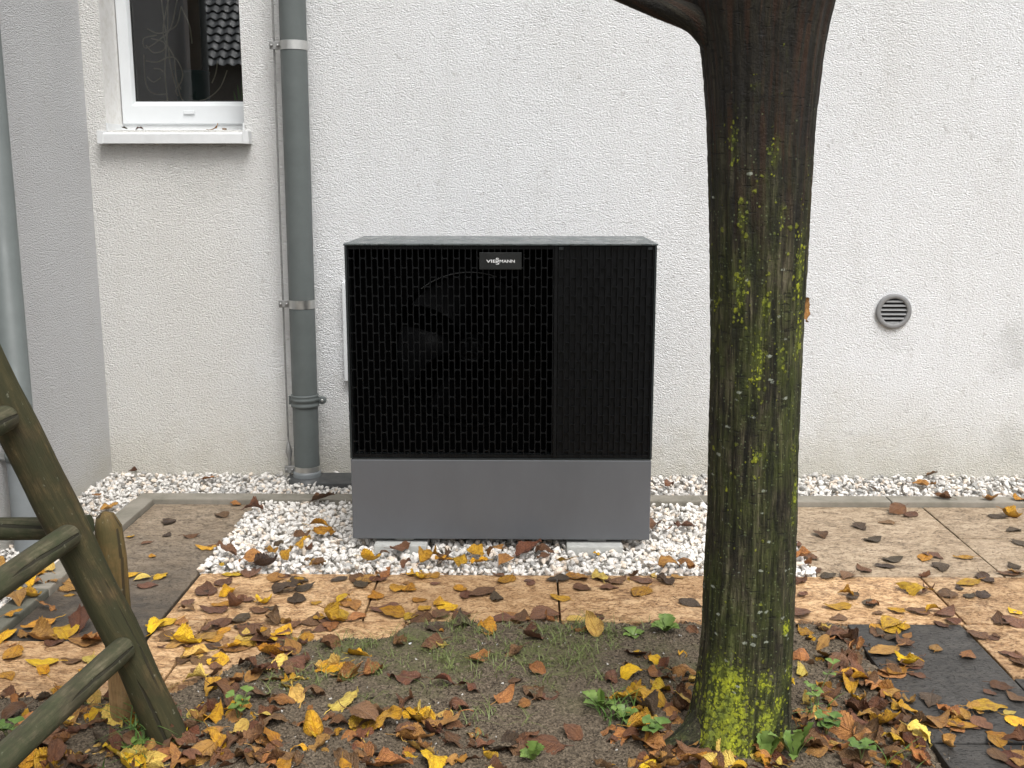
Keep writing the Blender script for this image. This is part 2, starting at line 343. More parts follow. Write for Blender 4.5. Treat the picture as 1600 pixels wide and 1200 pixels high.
lat = m.attr('lichen'); warp = m.math('MULTIPLY', m.math('SUBTRACT', m.noise(co, 120, 4, 0.7), 0.5), 1.1); shr = m.math('MULTIPLY', lat, -0.22)
soft = m.math('ADD', m.math('MULTIPLY', m.noise(m.co('Object', (1, 1, 0.35), (0, 0, 0), (4, 2, 0)), 55, 6, 0.75), 1.0), m.math('MULTIPLY', lat, 0.42))
soft = m.math('MULTIPLY', m.ramp(soft, [(0.60, 0), (0.86, 1)]), m.ramp(lat, [(0.0, 0.35), (0.5, 1)]))
c = m.mix(m.math('MULTIPLY', soft, 0.6), c, m.mix(fine, (0.05, 0.065, 0.008), (0.17, 0.20, 0.022)))
lmask = None
for sc_, den, loc_ in ((72, 1.25, 0.0), (118, 0.9, 3.0), (190, 0.6, 7.0)):
    vn = m.n('ShaderNodeTexVoronoi'); m.l(m.co('Object', (1, 1, 0.85), (0, 0, 0), (loc_, 0, 0)), vn.inputs['Vector']); vn.inputs['Scale'].default_value = sc_
    disc = m.ramp(m.math('ADD', m.math('ADD', vn.outputs['Distance'], warp), shr), [(0.26, 1), (0.46, 0)])
    pres = m.math('LESS_THAN', m.xyz(vn.outputs['Color'])[0], m.math('MULTIPLY', m.math('POWER', lat, 1.5), den))
    d_ = m.math('MULTIPLY', disc, pres); lmask = d_ if lmask is None else m.math('MAXIMUM', lmask, d_)
lc = m.mix(m.ramp(m.noise(co, 26, 3), [(0.35, 0), (0.65, 1)]), (0.19, 0.23, 0.035), (0.48, 0.51, 0.025))
lc = m.mix(1.0, lc, m.ramp(fine, [(0.3, 0.55), (0.7, 1.2)]), 'MULTIPLY')
c = m.mix(m.math('MULTIPLY', m.math('MULTIPLY', lmask, 0.95), m.ramp(lat, [(0.1, 0.45), (0.8, 1)])), c, lc)
vn = m.n('ShaderNodeTexVoronoi'); m.l(m.co('Object', (1, 1, 1.8), (0, 0, 0), (2, 1, 0)), vn.inputs['Vector']); vn.inputs['Scale'].default_value = 52
spots = m.math('MULTIPLY', m.ramp(m.math('ADD', vn.outputs['Distance'], warp), [(0.26, 1), (0.40, 0)]), m.math('LESS_THAN', m.xyz(vn.outputs['Color'])[1], m.math('MULTIPLY', m.attr('pale'), 0.035)))
c = m.mix(m.math('MULTIPLY', spots, 0.8), c, (0.30, 0.32, 0.26))
vn = m.n('ShaderNodeTexVoronoi'); m.l(co, vn.inputs['Vector']); vn.inputs['Scale'].default_value = 150
dots = m.math('MULTIPLY', m.ramp(vn.outputs['Distance'], [(0.22, 1), (0.36, 0)]), m.math('LESS_THAN', m.xyz(vn.outputs['Color'])[2], m.math('MULTIPLY', m.attr('algae'), 0.16)))
c = m.mix(m.math('MULTIPLY', dots, 0.6), c, (0.15, 0.18, 0.09))
m.color(c); m.rough(m.ramp(st, [(0.3, 0.6), (0.7, 0.9)]))
m.bump(m.math('ADD', m.math('ADD', sm_, m.math('MULTIPLY', crk, -0.25)), m.math('ADD', m.math('MULTIPLY', fine, 0.3), m.math('MULTIPLY', lmask, 0.35))), 0.009, 1.0); M_BARK = m.m

LEAFC = {   # colour letter: (word, blade, vein/edge, blotch)
 'Y': ('bright yellow', (0.72, 0.43, 0.020), (0.50, 0.24, 0.02), (0.40, 0.17, 0.02)),
 'P': ('pale yellow', (0.74, 0.52, 0.12), (0.50, 0.30, 0.06), (0.42, 0.23, 0.06)),
 'G': ('golden', (0.50, 0.265, 0.022), (0.30, 0.13, 0.02), (0.20, 0.085, 0.02)),
 'O': ('orange tan', (0.40, 0.195, 0.055), (0.24, 0.10, 0.03), (0.19, 0.085, 0.03)),
 'B': ('brown', (0.185, 0.092, 0.045), (0.10, 0.046, 0.024), (0.10, 0.048, 0.026)),
 'R': ('reddish brown', (0.145, 0.063, 0.028), (0.085, 0.034, 0.018), (0.075, 0.032, 0.018)),
 'D': ('dark brown', (0.085, 0.056, 0.034), (0.045, 0.030, 0.020), (0.042, 0.028, 0.019)),
}
LEAFM = {}
for k, (wd, a_, b_, d_) in LEAFC.items():
    m = Mat('leaf_' + wd.replace(' ', '_'), 0.5, 0.4); co = m.co('UV'); r = m.math('FRACT', m.math('ADD', m.rnd(), m.n('ShaderNodeNewGeometry').outputs['Random Per Island'])); x = m.xyz(co)
    ob = m.co('UV', (1.6, .8, 1)); ad = m.n('ShaderNodeVectorMath', operation='ADD'); cb = m.n('ShaderNodeCombineXYZ')
    m.l(m.math('MULTIPLY', r, 30.0), cb.inputs[0]); m.l(ob, ad.inputs[0]); m.l(cb.outputs[0], ad.inputs[1]); oc = ad.outputs[0]
    av = m.math('ABSOLUTE', x[1])
    ph = m.math('FRACT', m.math('MULTIPLY', m.math('SUBTRACT', x[0], m.math('MULTIPLY', av, 0.35)), 8.0))
    vein = m.ramp(m.math('ABSOLUTE', m.math('SUBTRACT', ph, 0.5)), [(0.05, 1), (0.14, 0)])
    mid = m.ramp(av, [(0.03, 1), (0.07, 0)]); vein = m.math('MAXIMUM', m.math('MULTIPLY', vein, 0.5), mid)
    c = m.mix(m.ramp(m.noise(oc, 2.6, 6, 0.72, 0.4), [(0.47, 0), (0.66, 1)]), a_, d_)
    c = m.mix(m.math('MULTIPLY', m.ramp(m.math('ADD', av, m.math('MULTIPLY', m.noise(oc, 6, 4), 1.0)), [(1.05, 0), (1.45, 1)]), 0.75), c, b_)
    c = m.mix(m.math('MULTIPLY', vein, 0.45), c, b_)
    hsv = m.n('ShaderNodeHueSaturation'); m.l(c, hsv.inputs['Color'])
    m.l(m.math('ADD', 0.74, m.math('MULTIPLY', r, 0.5)), hsv.inputs['Value']); m.l(m.math('ADD', 0.485, m.math('MULTIPLY', m.math('FRACT', m.math('MULTIPLY', r, 7.3)), 0.03)), hsv.inputs['Hue'])
    m.color(hsv.outputs[0]); m.bump(m.math('ADD', m.math('MULTIPLY', vein, -0.7), m.math('MULTIPLY', m.noise(oc, 14, 3), 0.6)), 0.03, 0.6)
    m.rough(m.ramp(m.math('FRACT', m.math('MULTIPLY', r, 3.7)), [(0.0, 0.34), (1.0, 0.62)]))
    LEAFM[k] = m.m
def green(name, a, b):
    m = Mat(name, 0.5, 0.4); co = m.co(); m.color(m.ramp(m.noise(co, 40, 4), [(0.3, a), (0.7, b)])); return m.m
M_GRASS = green('grass_blade', (0.07, 0.10, 0.02), (0.19, 0.22, 0.07))
M_GRASSL = green('grass_lush', (0.05, 0.11, 0.018), (0.11, 0.19, 0.04))
M_WEED = green('weed_leaf', (0.075, 0.13, 0.022), (0.17, 0.25, 0.06))
M_CLOV = green('clover_leaf', (0.05, 0.10, 0.02), (0.12, 0.19, 0.04))
M_STEM = green('weed_stem', (0.10, 0.13, 0.04), (0.17, 0.19, 0.07))

# ------------------------------------------------------------------ ground and soil
b = MB(); b.quad((-70, -60, -0.16), (70, -60, -0.16), (70, 60, -0.16), (-70, 60, -0.16)); tag(b.build('ground', M_GROUND), kind='structure')
def sstep(a, b_, x): t = min(1, max(0, (x - a) / (b_ - a))); return t * t * (3 - 2 * t)
TREE = Vector((0.48, 2.47, 0))
SOILPTS = [(-3, 2.70), (-1.0, 2.70), (-0.86, 2.86), (-0.74, 3.07), (-0.42, 3.085), (-0.36, 3.225), (1.00, 3.225), (1.02, 3.225)]
def soil_edge(x):
    for (x0, y0), (x1, y1) in zip(SOILPTS, SOILPTS[1:]):
        if x0 <= x <= x1: return y0 + (y1 - y0) * (x - x0) / (x1 - x0)
    return 3.225
def soil_h(x, y):
    e = soil_edge(x) + 0.025 * mnoise.noise(Vector((x * 9, y * 9, 1))) + 0.02 * mnoise.noise(Vector((x * 28, 3, 1)))
    d = min(e - y, (1.02 - x) + 0.05 * mnoise.noise(Vector((y * 8, 4.2, 2))) + 0.02 * mnoise.noise(Vector((y * 30, 1, 2))))
    h = -0.035 + 0.050 * sstep(-0.03, 0.05, d) + 0.012 * sstep(0.05, 0.5, d)
    h += 0.012 * mnoise.noise(Vector((x * 3.5, y * 3.5, 0))) * sstep(0, .2, d) + 0.006 * mnoise.noise(Vector((x * 22, y * 22, 5)))
    h += 0.0045 * mnoise.noise(Vector((x * 70, y * 70, 9)))
    r = math.hypot(x - TREE.x, y - TREE.y); h += 0.010 * math.exp(-(r / 0.28) ** 2)
    return h
nx, ny = 430, 225; xs = np.linspace(-1.75, 1.25, nx); ys = np.linspace(1.85, 3.32, ny)
V = np.array([(x, y, soil_h(x, y)) for y in ys for x in xs])
I = np.arange(nx * ny).reshape(ny, nx); F = np.stack([I[:-1, :-1], I[:-1, 1:], I[1:, 1:], I[1:, :-1]], -1).reshape(-1, 4)
me = arr_mesh('soil', V, F, True)
moss = np.clip(1.2 - ((V[:, 0] + 0.05) / 0.85) ** 2 - ((V[:, 1] - 2.95) / 0.38) ** 2, 0, 1)
at_ = me.attributes.new('moss', 'FLOAT', 'POINT'); at_.data.foreach_set('value', moss.astype(np.float32))
soil = tag(link('soil', me, mat=M_SOIL), kind='structure')

# ------------------------------------------------------------------ paving: each slab a piece
paving = tag(empty('paving'), kind='structure')
def slab(x0, x1, y0, y1, mat, dz=0.0, name='paving_slab'):
    g = 0.003; b = MB(); b.box(x0 + g, x1 - g, y0 + g, y1 - g, -0.05, 0.0 + dz)
    o = b.build(name, mat, paving, 0.004, 2)
    o.data.transform(Matrix.Translation((-(x0 + x1) / 2, -(y0 + y1) / 2, 0))); o.location = Vector(((x0 + x1) / 2, (y0 + y1) / 2, 0)); return o
KX0, KX1 = -1.70, -1.615          # left kerb
KY0, KY1 = 4.455, 4.545           # kerb along the wall
GX0, GX1, GY0 = -1.17, 1.025, 3.635
J = [-1.165, -0.525, 0.106, 0.745, 1.39, 2.03, 2.67]
for i in range(6): slab(J[i], J[i + 1], 3.225, GY0, M_SLAB, random.uniform(-.0015, .0015))
slab(KX1, GX0, 3.06, KY0, M_SLABL)
slab(KX1, -1.02, 2.62, 3.057, M_SLAB, 0.001); slab(-1.02, -0.385, 2.79, 3.222, M_SLAB, -0.001)
slab(-1.163, -1.02, 3.06, 3.222, M_SLAB, 0.0)
slab(GX1, 1.69, GY0, KY0, M_SLABG); slab(1.69, 2.53, 4.05, KY0, M_SLABG, 0.001); slab(1.69, 2.53, GY0, 4.05, M_SLABG, -0.001)
slab(2.53, 3.3, GY0, KY0, M_SLABG)
slab(1.01, 1.372, 2.49, 3.222, M_SLATE); slab(1.372, 2.0, 2.855, 3.222, M_SLAB, 0.001); slab(1.372, 2.0, 2.49, 2.852, M_SLATE, -0.001)
slab(1.01, 1.64, 2.09, 2.486, M_SLATE, 0.001); slab(1.64, 2.27, 2.09, 2.486, M_SLATE); slab(2.0, 2.64, 2.49, 3.222, M_SLAB)
kerb = tag(empty('kerb'), kind='structure')
def kerbstone(x0, x1, y0, y1, mat, zt=0.024):
    b = MB(); b.box(x0, x1, y0, y1, -0.15, zt + random.uniform(-.001, .001)); return b.build('kerb_stone', mat, kerb, 0.006, 2)
xk = [KX0 + 0.002, -0.72, 0.30, 1.56, 2.56, 3.56]
for a, b_ in zip(xk, xk[1:]): kerbstone(a + 0.002, b_ - 0.002, KY0, KY1, M_KERB)
yk = [1.4, 2.4, 3.42, KY0 - 0.002]
for i, (a, b_) in enumerate(zip(yk, yk[1:])): kerbstone(KX0, KX1, a + 0.002, b_ - 0.002, [M_KERBM, M_KERBM, M_KERB][i])

# ------------------------------------------------------------------ gravel
def hull_protos(n, npts, bev):
    out = []
    for _ in range(n):
        bm = bmesh.new()
        for k in range(npts):
            v = Vector(rng.normal(size=3)).normalized() * rng.uniform(0.82, 1.0)
            bm.verts.new((v.x * 0.5, v.y * 0.37, v.z * 0.28))
        r = bmesh.ops.convex_hull(bm, input=bm.verts)
        bmesh.ops.delete(bm, geom=[g for g in r['geom_interior'] if isinstance(g, bmesh.types.BMVert)], context='VERTS')
        if bev: bmesh.ops.bevel(bm, geom=list(bm.edges), offset=0.035, segments=1, affect='EDGES', profile=0.5)
        bmesh.ops.triangulate(bm, faces=bm.faces); bm.verts.index_update()
        out.append((np.array([v.co for v in bm.verts]), np.array([[v.index for v in f.verts] for f in bm.faces]))); bm.free()
    return out
def rotm(a, b_, c_):
    return np.array(Euler((a, b_, c_)).to_matrix())
def scatter(name, protos, pos, sizes, cols, mat, flat=0.6, smooth=False):
    Vs, Fs, Cs, n0 = [], [], [], 0
    for p, s_, c_ in zip(pos, sizes, cols):
        pv, pf = protos[rng.integers(len(protos))]
        m3 = rotm(rng.normal() * flat, rng.normal() * flat, rng.uniform(0, 6.28))
        v = (pv * s_) @ m3.T + p; Vs.append(v); Fs.append(pf + n0); n0 += len(v); Cs.append(np.tile(np.append(c_, 1), (len(v), 1)))
    me = arr_mesh(name, np.concatenate(Vs), np.concatenate(Fs), smooth, np.concatenate(Cs))
    return tag(link(name, me, mat=mat), kind='stuff')
stones = hull_protos(18, 15, True)
def grav_cols(n, dirty):
    base = np.array([0.80, 0.765, 0.715]) * (1 - 0.16 * dirty); c = np.tile(base, (n, 1)) * rng.uniform(0.84, 1.05, (n, 1))
    k = rng.random(n); c[k < 0.16] *= [1.0, 0.90, 0.80]
    g = k > 0.955 - 0.16 * dirty; c[g] = np.array([0.36, 0.35, 0.33]) * rng.uniform(0.7, 1.3, (g.sum(), 1))
    return np.clip(c, 0.02, 0.84)
def fill(x0, x1, y0, y1, step, z, jit=0.7):
    P = [(x + rng.uniform(-jit, jit) * step, y + rng.uniform(-jit, jit) * step, z) for x in np.arange(x0, x1, step) for y in np.arange(y0, y1, step)]
    P = np.array(P); P[:, 0] = np.clip(P[:, 0], x0 + .004, x1 - .004); P[:, 1] = np.clip(P[:, 1], y0 + .004, y1 - .004); return P
def gravel(name, rects, dirty, label, top=0.02):
    ps = []
    for (x0, x1, y0, y1) in rects:
        ps.append(fill(x0, x1, y0, y1, 0.023, top - 0.026)); ps.append(fill(x0, x1, y0, y1, 0.026, top - 0.011))
    p = np.concatenate(ps); p[:, 2] += rng.uniform(-0.006, 0.006, len(p))
    p[:, 2] += np.array([0.008 * mnoise.noise(Vector((a * 6, b_ * 6, 2))) for a, b_, _ in p])
    s_ = rng.uniform(0.020, 0.042, len(p)) * np.where(rng.random(len(p)) < 0.08, 1.3, 1)
    o = scatter(name, stones, p, s_, grav_cols(len(p), dirty), M_GRAV); tag(o, label, 'gravel'); return o
gravel('gravel_bed', [(GX0, GX1, GY0, KY0)], 0.0, 'clean white crushed marble gravel around and under the outdoor unit')
# a few stones strayed onto the slabs and soil
gravel('gravel_strip', [(WX, 3.3, KY1, WY)], 0.8, 'greyer white gravel strip along the white house wall behind the kerb', 0.022)
gravel('side_gravel_strip', [(WX, KX0, 2.5, KY1)], 1.0, 'dirty pale gravel strip between the mossy kerb and grey wall', 0.020)
b = MB(); b.quad((GX0, GY0, -0.03), (GX1, GY0, -0.03), (GX1, KY0, -0.03), (GX0, KY0, -0.03))
b.quad((WX, KY1, -0.03), (3.3, KY1, -0.03), (3.3, WY, -0.03), (WX, WY, -0.03)); b.quad((WX, 1.4, -0.03), (KX0, 1.4, -0.03), (KX0, KY1, -0.03), (WX, KY1, -0.03))
M_GRIT = plain('pale_grit', (0.42, 0.39, 0.34), .95, var=.35, nscale=90)
tag(b.build('gravel_base', M_GRIT), kind='structure')
STRAY = [(352, 842, .030), (335, 857, .02), (1425, 1022, .016), (641, 1012, .014), (596, 1158, .008), (1272, 895, .03), (1262, 893, .025)]
P = np.array([at_z(x, y, 0.006) for x, y, s_ in STRAY]); P[:, 2] = [max(soil_h(p[0], p[1]), 0) + 0.006 for p in P]
scatter('stray_stones', stones, P, np.array([s_ for *_, s_ in STRAY]), grav_cols(len(P), 0) * 0 + 0.66, M_GRAV)
tag(bpy.data.objects['stray_stones'], 'few white marble stones strayed onto the slabs and soil', 'gravel')
# crumbs of earth
crumb = hull_protos(10, 9, False); P = []
while len(P) < 14000:
    x, y = rng.uniform(-1.6, 1.15), rng.uniform(2.15, 3.26)
    if y > soil_edge(x) + 0.005 * abs(rng.normal()) or x > 1.02 + 0.008 * abs(rng.normal()): continue
    if mnoise.noise(Vector((x * 4, y * 4, 7))) + rng.uniform(-.6, .6) < -0.05: continue
    P.append((x, y, max(soil_h(x, y), 0.0 if (x > 1.02 or y > soil_edge(x)) else -1) + 0.001))
P = np.array(P); n = len(P); cc = np.array([0.115, 0.090, 0.065]) * rng.uniform(0.3, 1.8, (n, 1)); k = rng.random(n) < 0.012; cc[k] = [0.5, 0.48, 0.44]
tag(scatter('soil_crumbs', crumb, P, rng.uniform(0.004, 0.012, n) * np.where(rng.random(n) < .06, 1.7, 1), cc, M_CRUMB, 1.0), 'loose crumbs of dark earth on the soil bed', 'soil')

# ------------------------------------------------------------------ the house
house = tag(empty('house', (WX, WY, 0)), 'plastered house with white wall and grey side wall', 'house')
OX0 = at_y(160, 100, WY).x; OX1 = at_y(377.5, 100, WY).x; OZ0 = at_y(280, 203, WY).z; OZ1 = OZ0 + 1.15; RD = 0.20
TOP = 5.6; XR = 9.0; WYF = WY + RD
b = MB()
xs_ = [WX - 0.3, OX0, OX1, XR]; zs_ = [-0.3, OZ0, OZ1, TOP]
for i in range(3):
    for k in range(3):
        if i == 1 and k == 1: continue
        b.quad((xs_[i], WY, zs_[k]), (xs_[i + 1], WY, zs_[k]), (xs_[i + 1], WY, zs_[k + 1]), (xs_[i], WY, zs_[k + 1]))
YB = WY + 0.36
b.quad((OX0, WY, OZ0), (OX0, WY, OZ1), (OX0, YB, OZ1), (OX0, YB, OZ0), 1); b.quad((OX1, WY, OZ0), (OX1, WYF - .03, OZ0), (OX1, WYF - .03, OZ1), (OX1, WY, OZ1), 1)
b.quad((OX1, WYF - .03, OZ0), (OX1 + .12, WYF - .03, OZ0), (OX1 + .12, WYF - .03, OZ1), (OX1, WYF - .03, OZ1), 1); b.quad((OX1 + .12, WYF - .03, OZ0), (OX1 + .12, YB, OZ0), (OX1 + .12, YB, OZ1), (OX1 + .12, WYF - .03, OZ1), 1)
b.quad((OX1, WYF - .03, OZ1), (OX1 + .12, WYF - .03, OZ1), (OX1 + .12, YB, OZ1), (OX1, YB, OZ1), 1); b.quad((OX1, WYF - .03, OZ0), (OX1, YB, OZ0), (OX1 + .12, YB, OZ0), (OX1 + .12, WYF - .03, OZ0), 1)
b.quad((OX0, WY, OZ1), (OX1, WY, OZ1), (OX1, YB, OZ1), (OX0, YB, OZ1), 1); b.quad((OX0, WY, OZ0), (OX0, YB, OZ0), (OX1, YB, OZ0), (OX1, WY, OZ0), 1)
b.quad((XR, WY, -0.3), (XR, WY + 8, -0.3), (XR, WY + 8, TOP), (XR, WY, TOP)); b.quad((WX - 6, WY + 8, TOP), (WX - 6, WY, TOP), (XR, WY, TOP), (XR, WY + 8, TOP))
b.build('wall', [M_WHITE, M_REVEAL], house)['label'] = 'white rough plaster wall, yellowed near the ground'
b = MB(); yf = 3.67
b.quad((WX, yf, -0.3), (WX, WY - 0.001, -0.3), (WX, WY - 0.001, TOP), (WX, yf, TOP)); b.quad((WX - 6, yf, -0.3), (WX, yf, -0.3), (WX, yf, TOP), (WX - 6, yf, TOP))
b.quad((WX, yf, TOP), (WX, WY, TOP), (WX - 6, WY, TOP), (WX - 6, yf, TOP))
b.build('wall', M_GREYW, house)['label'] = 'grey rough plaster side wall'
# window
win = empty('window', (0, 0, 0)); win.parent = house; win.location = (OX0 - WX, RD, OZ0)
win['label'] = 'white plastic window with dark glass'
def wpart(b, name, mat, bevel=0.0, parent=win): return b.build(name, mat, parent, bevel)
FW = 0.028; b = MB(); y0, y1 = WYF, WYF + 0.07; zb = OZ0 + 0.035
b.box(OX0, OX0 + FW, y0, y1, zb, OZ1); b.box(OX1 + .118 - FW, OX1 + .118, y0, y1, zb, OZ1); b.box(OX0 + FW, OX1 + .118 - FW, y0, y1, zb, zb + FW); b.box(OX0 + FW, OX1 + .118 - FW, y0, y1, OZ1 - FW, OZ1)
wpart(b, 'frame', M_PVC, 0.003)
# mitred sash profile: outer rectangle stepped towards the glass
def sash_ring(b, rings):
    n0 = len(b.v)
    for (d, y) in rings:
        b.v += [(SX0 + d * .76, y, SZ0 + d * 1.3), (SX1 - d * .76, y, SZ0 + d * 1.3), (SX1 - d * .76, y, SZ1 - d), (SX0 + d * .76, y, SZ1 - d)]
    for i in range(len(rings) - 1):
        for k in range(4): b.face((n0 + i * 4 + k, n0 + i * 4 + (k + 1) % 4, n0 + (i + 1) * 4 + (k + 1) % 4, n0 + (i + 1) * 4 + k))
SX0, SX1, SZ0, SZ1 = OX0 + 0.004, at_y(386, 100, WYF).x + .062, OZ0 + .032, OZ1 - 0.012
b = MB(); sash_ring(b, [(0, y0 + 0.02), (0, y0 - 0.010), (0.004, y0 - 0.014), (0.064, y0 - 0.014), (0.068, y0 - 0.011), (0.080, y0 + 0.006), (0.080, y0 + 0.03)]); wpart(b, 'sash', M_PVC)
b = MB(); sash_ring(b, [(0.078, y0 + 0.0055), (0.084, y0 + 0.0055), (0.084, y0 + 0.03)]); wpart(b, 'gasket', M_RUBBER)
GZ0, GZ1 = SZ0 + 0.106, SZ1 - 0.082; GA, GB = SX0 + 0.062, SX1 - 0.062
m = Mat('window_glass'); nt_ = m.nt; nt_.nodes.remove(m.b); tr = m.n('ShaderNodeBsdfTransparent'); tr.inputs[0].default_value = (0.80, 0.84, 0.82, 1); gl = m.n('ShaderNodeBsdfGlossy'); gl.inputs['Roughness'].default_value = 0.0
mx = m.n('ShaderNodeMixShader'); fr = m.n('ShaderNodeFresnel'); fr.inputs[0].default_value = 2.1; m.l(fr.outputs[0], mx.inputs[0]); m.l(tr.outputs[0], mx.inputs[1]); m.l(gl.outputs[0], mx.inputs[2])
m.l(mx.outputs[0], nt_.nodes['Material Output'].inputs[0]); M_GLASS = m.m
b = MB(); b.quad((GA, y0 + 0.012, GZ0), (GB, y0 + 0.012, GZ0), (GB, y0 + 0.012, GZ1), (GA, y0 + 0.012, GZ1)); wpart(b, 'pane', M_GLASS)
cx = at_y(297.5, 176, WYF).x; cz = at_y(297.5, 176, WYF).z
b = MB(); b.box(cx - 0.026, cx + 0.026, y0 - 0.022, y0 - 0.0145, cz - 0.008, cz + 0.010); wpart(b, 'drain_cap', M_PVC, 0.003)
# sill with folded front edge and end caps
sx0 = at_y(160, 212, WY - 0.05).x; sx1 = at_y(381, 212, WY - 0.05).x; sz1 = at_y(280, 208.5, WY - 0.05).z; sz0 = at_y(280, 224, WY - 0.05).z; ys0 = WY - 0.055
b = MB(); n0 = 0
prof = [(WYF - 0.002, OZ0 + 0.036), (WYF - 0.004, OZ0 + 0.012), (ys0 + 0.004, sz1 + 0.002), (ys0, sz1 - 0.003), (ys0, sz0), (ys0 + 0.012, sz0), (ys0 + 0.012, sz1 - 0.012), (WY + 0.0, OZ0 - 0.012)]
b.v += [(x, y, z) for x in (sx0, sx1) for y, z in prof]
for i in range(len(prof) - 1): b.face((i, i + 1, len(prof) + i + 1, len(prof) + i))
wpart(b, 'sill', M_SILL)
for xa, s_ in ((sx0, -1), (sx1, 1)):
    b = MB(); xo = xa + s_ * 0.022; b.box(min(xa - s_ * .004, xo), max(xa - s_ * .004, xo), ys0 - 0.004, WY + 0.001, sz0 - 0.002, sz1 + 0.012)
    ex = (OX0 if s_ < 0 else OX1); b.box(min(ex, ex - s_ * 0.006), max(ex, ex - s_ * 0.006), WY - 0.01, WYF - 0.003, OZ0 - 0.004, OZ0 + 0.03)
    wpart(b, 'sill_end_cap', M_SILL, 0.002)
# the room behind
b = MB(); rx0, rx1, ry1, rz0, rz1 = OX0 - 0.9, OX1 + 1.1, YB + 2.2, OZ0 - 0.9, OZ1 + 0.4
b.quad((rx0, ry1, rz0), (rx1, ry1, rz0), (rx1, ry1, rz1), (rx0, ry1, rz1)); b.quad((rx0, YB, rz0), (rx0, ry1, rz0), (rx0, ry1, rz1), (rx0, YB, rz1)); b.quad((rx1, YB, rz0), (rx1, YB, rz1), (rx1, ry1, rz1), (rx1, ry1, rz0))
b.quad((rx0, YB, rz0), (rx1, YB, rz0), (rx1, ry1, rz0), (rx0, ry1, rz0)); b.quad((rx0, YB, rz1), (rx0, ry1, rz1), (rx1, ry1, rz1), (rx1, YB, rz1))
for (a0, a1, c0, c1) in ((rx0, OX0, rz0, rz1), (OX1 + .12, rx1, rz0, rz1), (OX0, OX1 + .12, rz0, OZ0), (OX0, OX1 + .12, OZ1, rz1)): b.quad((a0, YB, c0), (a0, YB, c1), (a1, YB, c1), (a1, YB, c0))
b.build('room', M_ROOM, house)
b = MB(); b.box(OX0 + 0.001, OX1 - 0.001, WYF + 0.071, YB + 0.14, OZ0 + 0.01, OZ0 + 0.035); b.build('inner_sill', M_ROOM, house)
# things standing inside the window
isz = OZ0 + 0.0355; yi = WYF + 0.17
bc = at_y(299, 155, yi); b = MB()
b.lathe([(0.0, 0), (0.066, 0), (0.070, 0.01), (0.079, 0.235), (0.083, 0.24), (0.085, 0.250), (0.080, 0.253), (0.070, 0.23), (0.063, 0.02), (0, 0.02)], 'z', (bc.x, yi + 0.03, isz), 28)
tag(b.build('bucket', M_BUCKET), 'dark green bucket standing inside the window', 'bucket')
b = MB(); p0 = at_y(289, 60, yi + 0.2); p1 = at_y(313, 60, yi + 0.2); b.box(p0.x, p1.x, yi + 0.2, yi + 0.22, isz, OZ1 + 0.1)
tag(b.build('wooden_board', M_BOARD, None, 0.003), 'narrow brown board leaning upright behind the green bucket indoors', 'board')
CAB = [[(262, -20), (262, 40), (258, 100), (259, 130), (262, 160)], [(268, -20), (255, 50), (272, 90), (275, 120), (282, 150), (287, 158)],
       [(280, -20), (268, 40), (252, 60), (228, 75), (225, 60), (245, 55)], [(230, 45), (250, 52), (275, 40), (283, 10)], [(225, 85), (228, 130), (240, 146), (262, 147)],
       [(228, 95), (245, 97), (262, 90), (275, 92), (285, 112), (283, 128), (275, 140), (278, 150)], [(283, 10), (296, 40), (300, 68)], [(355, 110), (345, 135), (330, 150), (312, 157), (290, 148), (275, 125)],
       [(340, 95), (337, 115), (331, 130)], [(250, -20), (256, 30), (262, 70), (268, 110), (276, 140)], [(228, 70), (240, 82), (256, 78), (256, 66), (236, 60)], [(283, 130), (294, 125), (303, 138), (298, 154)],
       [(240, 107), (250, 108), (255, 112)], [(230, 120), (240, 128), (252, 121)]]
cab = empty('cable_tangle', at_y(262, 150, yi)); tag(cab, 'tangle of thin beige cables hanging inside the window', 'cable')
def smooth_path(pts, n=8):
    pts = [Vector(p) for p in pts]; out = []
    for i in range(len(pts) - 1):
        a, b_, c, d = pts[max(i - 1, 0)], pts[i], pts[i + 1], pts[min(i + 2, len(pts) - 1)]
        for k in range(n):
            t = k / n; out.append(0.5 * ((2 * b_) + (c - a) * t + (2 * a - 5 * b_ + 4 * c - d) * t * t + (3 * b_ - a - 3 * c + d) * t ** 3))
    return out + [pts[-1]]
for i, pl in enumerate(CAB):
    yy = yi - 0.05 + 0.012 * (i % 5); b = MB(); b.tube(smooth_path([at_y(x, y, yy + 0.01 * math.sin(k)) for k, (x, y) in enumerate(pl)]), 0.0031, 6); b.build('cable', M_CABLE, cab)
pr = at_y(375, 150, yi - 0.02); pl_ = empty('house_plant', (pr.x + 0.02, yi - 0.02, isz)); tag(pl_, 'green house plant leaves at the right edge of the window inside', 'plant')
for k in range(6):
    b = MB(); x0 = pr.x + 0.006 * k; a = -0.3 + 0.12 * k
    pts = [Vector((x0, yi - .02 + .008 * k, isz)) + Vector((math.sin(a) * t * .1, 0, t * (0.16 + .03 * (k % 3)))) for t in (0, .3, .6, .85, 1)]
    for p, q, wa, wb in zip(pts, pts[1:], (.004, .007, .008, .005), (.007, .008, .005, .0005)): b.quad(p - Vector((wa, 0, 0)), p + Vector((wa, 0, 0)), q + Vector((wb, 0, 0)), q - Vector((wb, 0, 0)))
    b.build('leaf', M_PLANT, pl_)

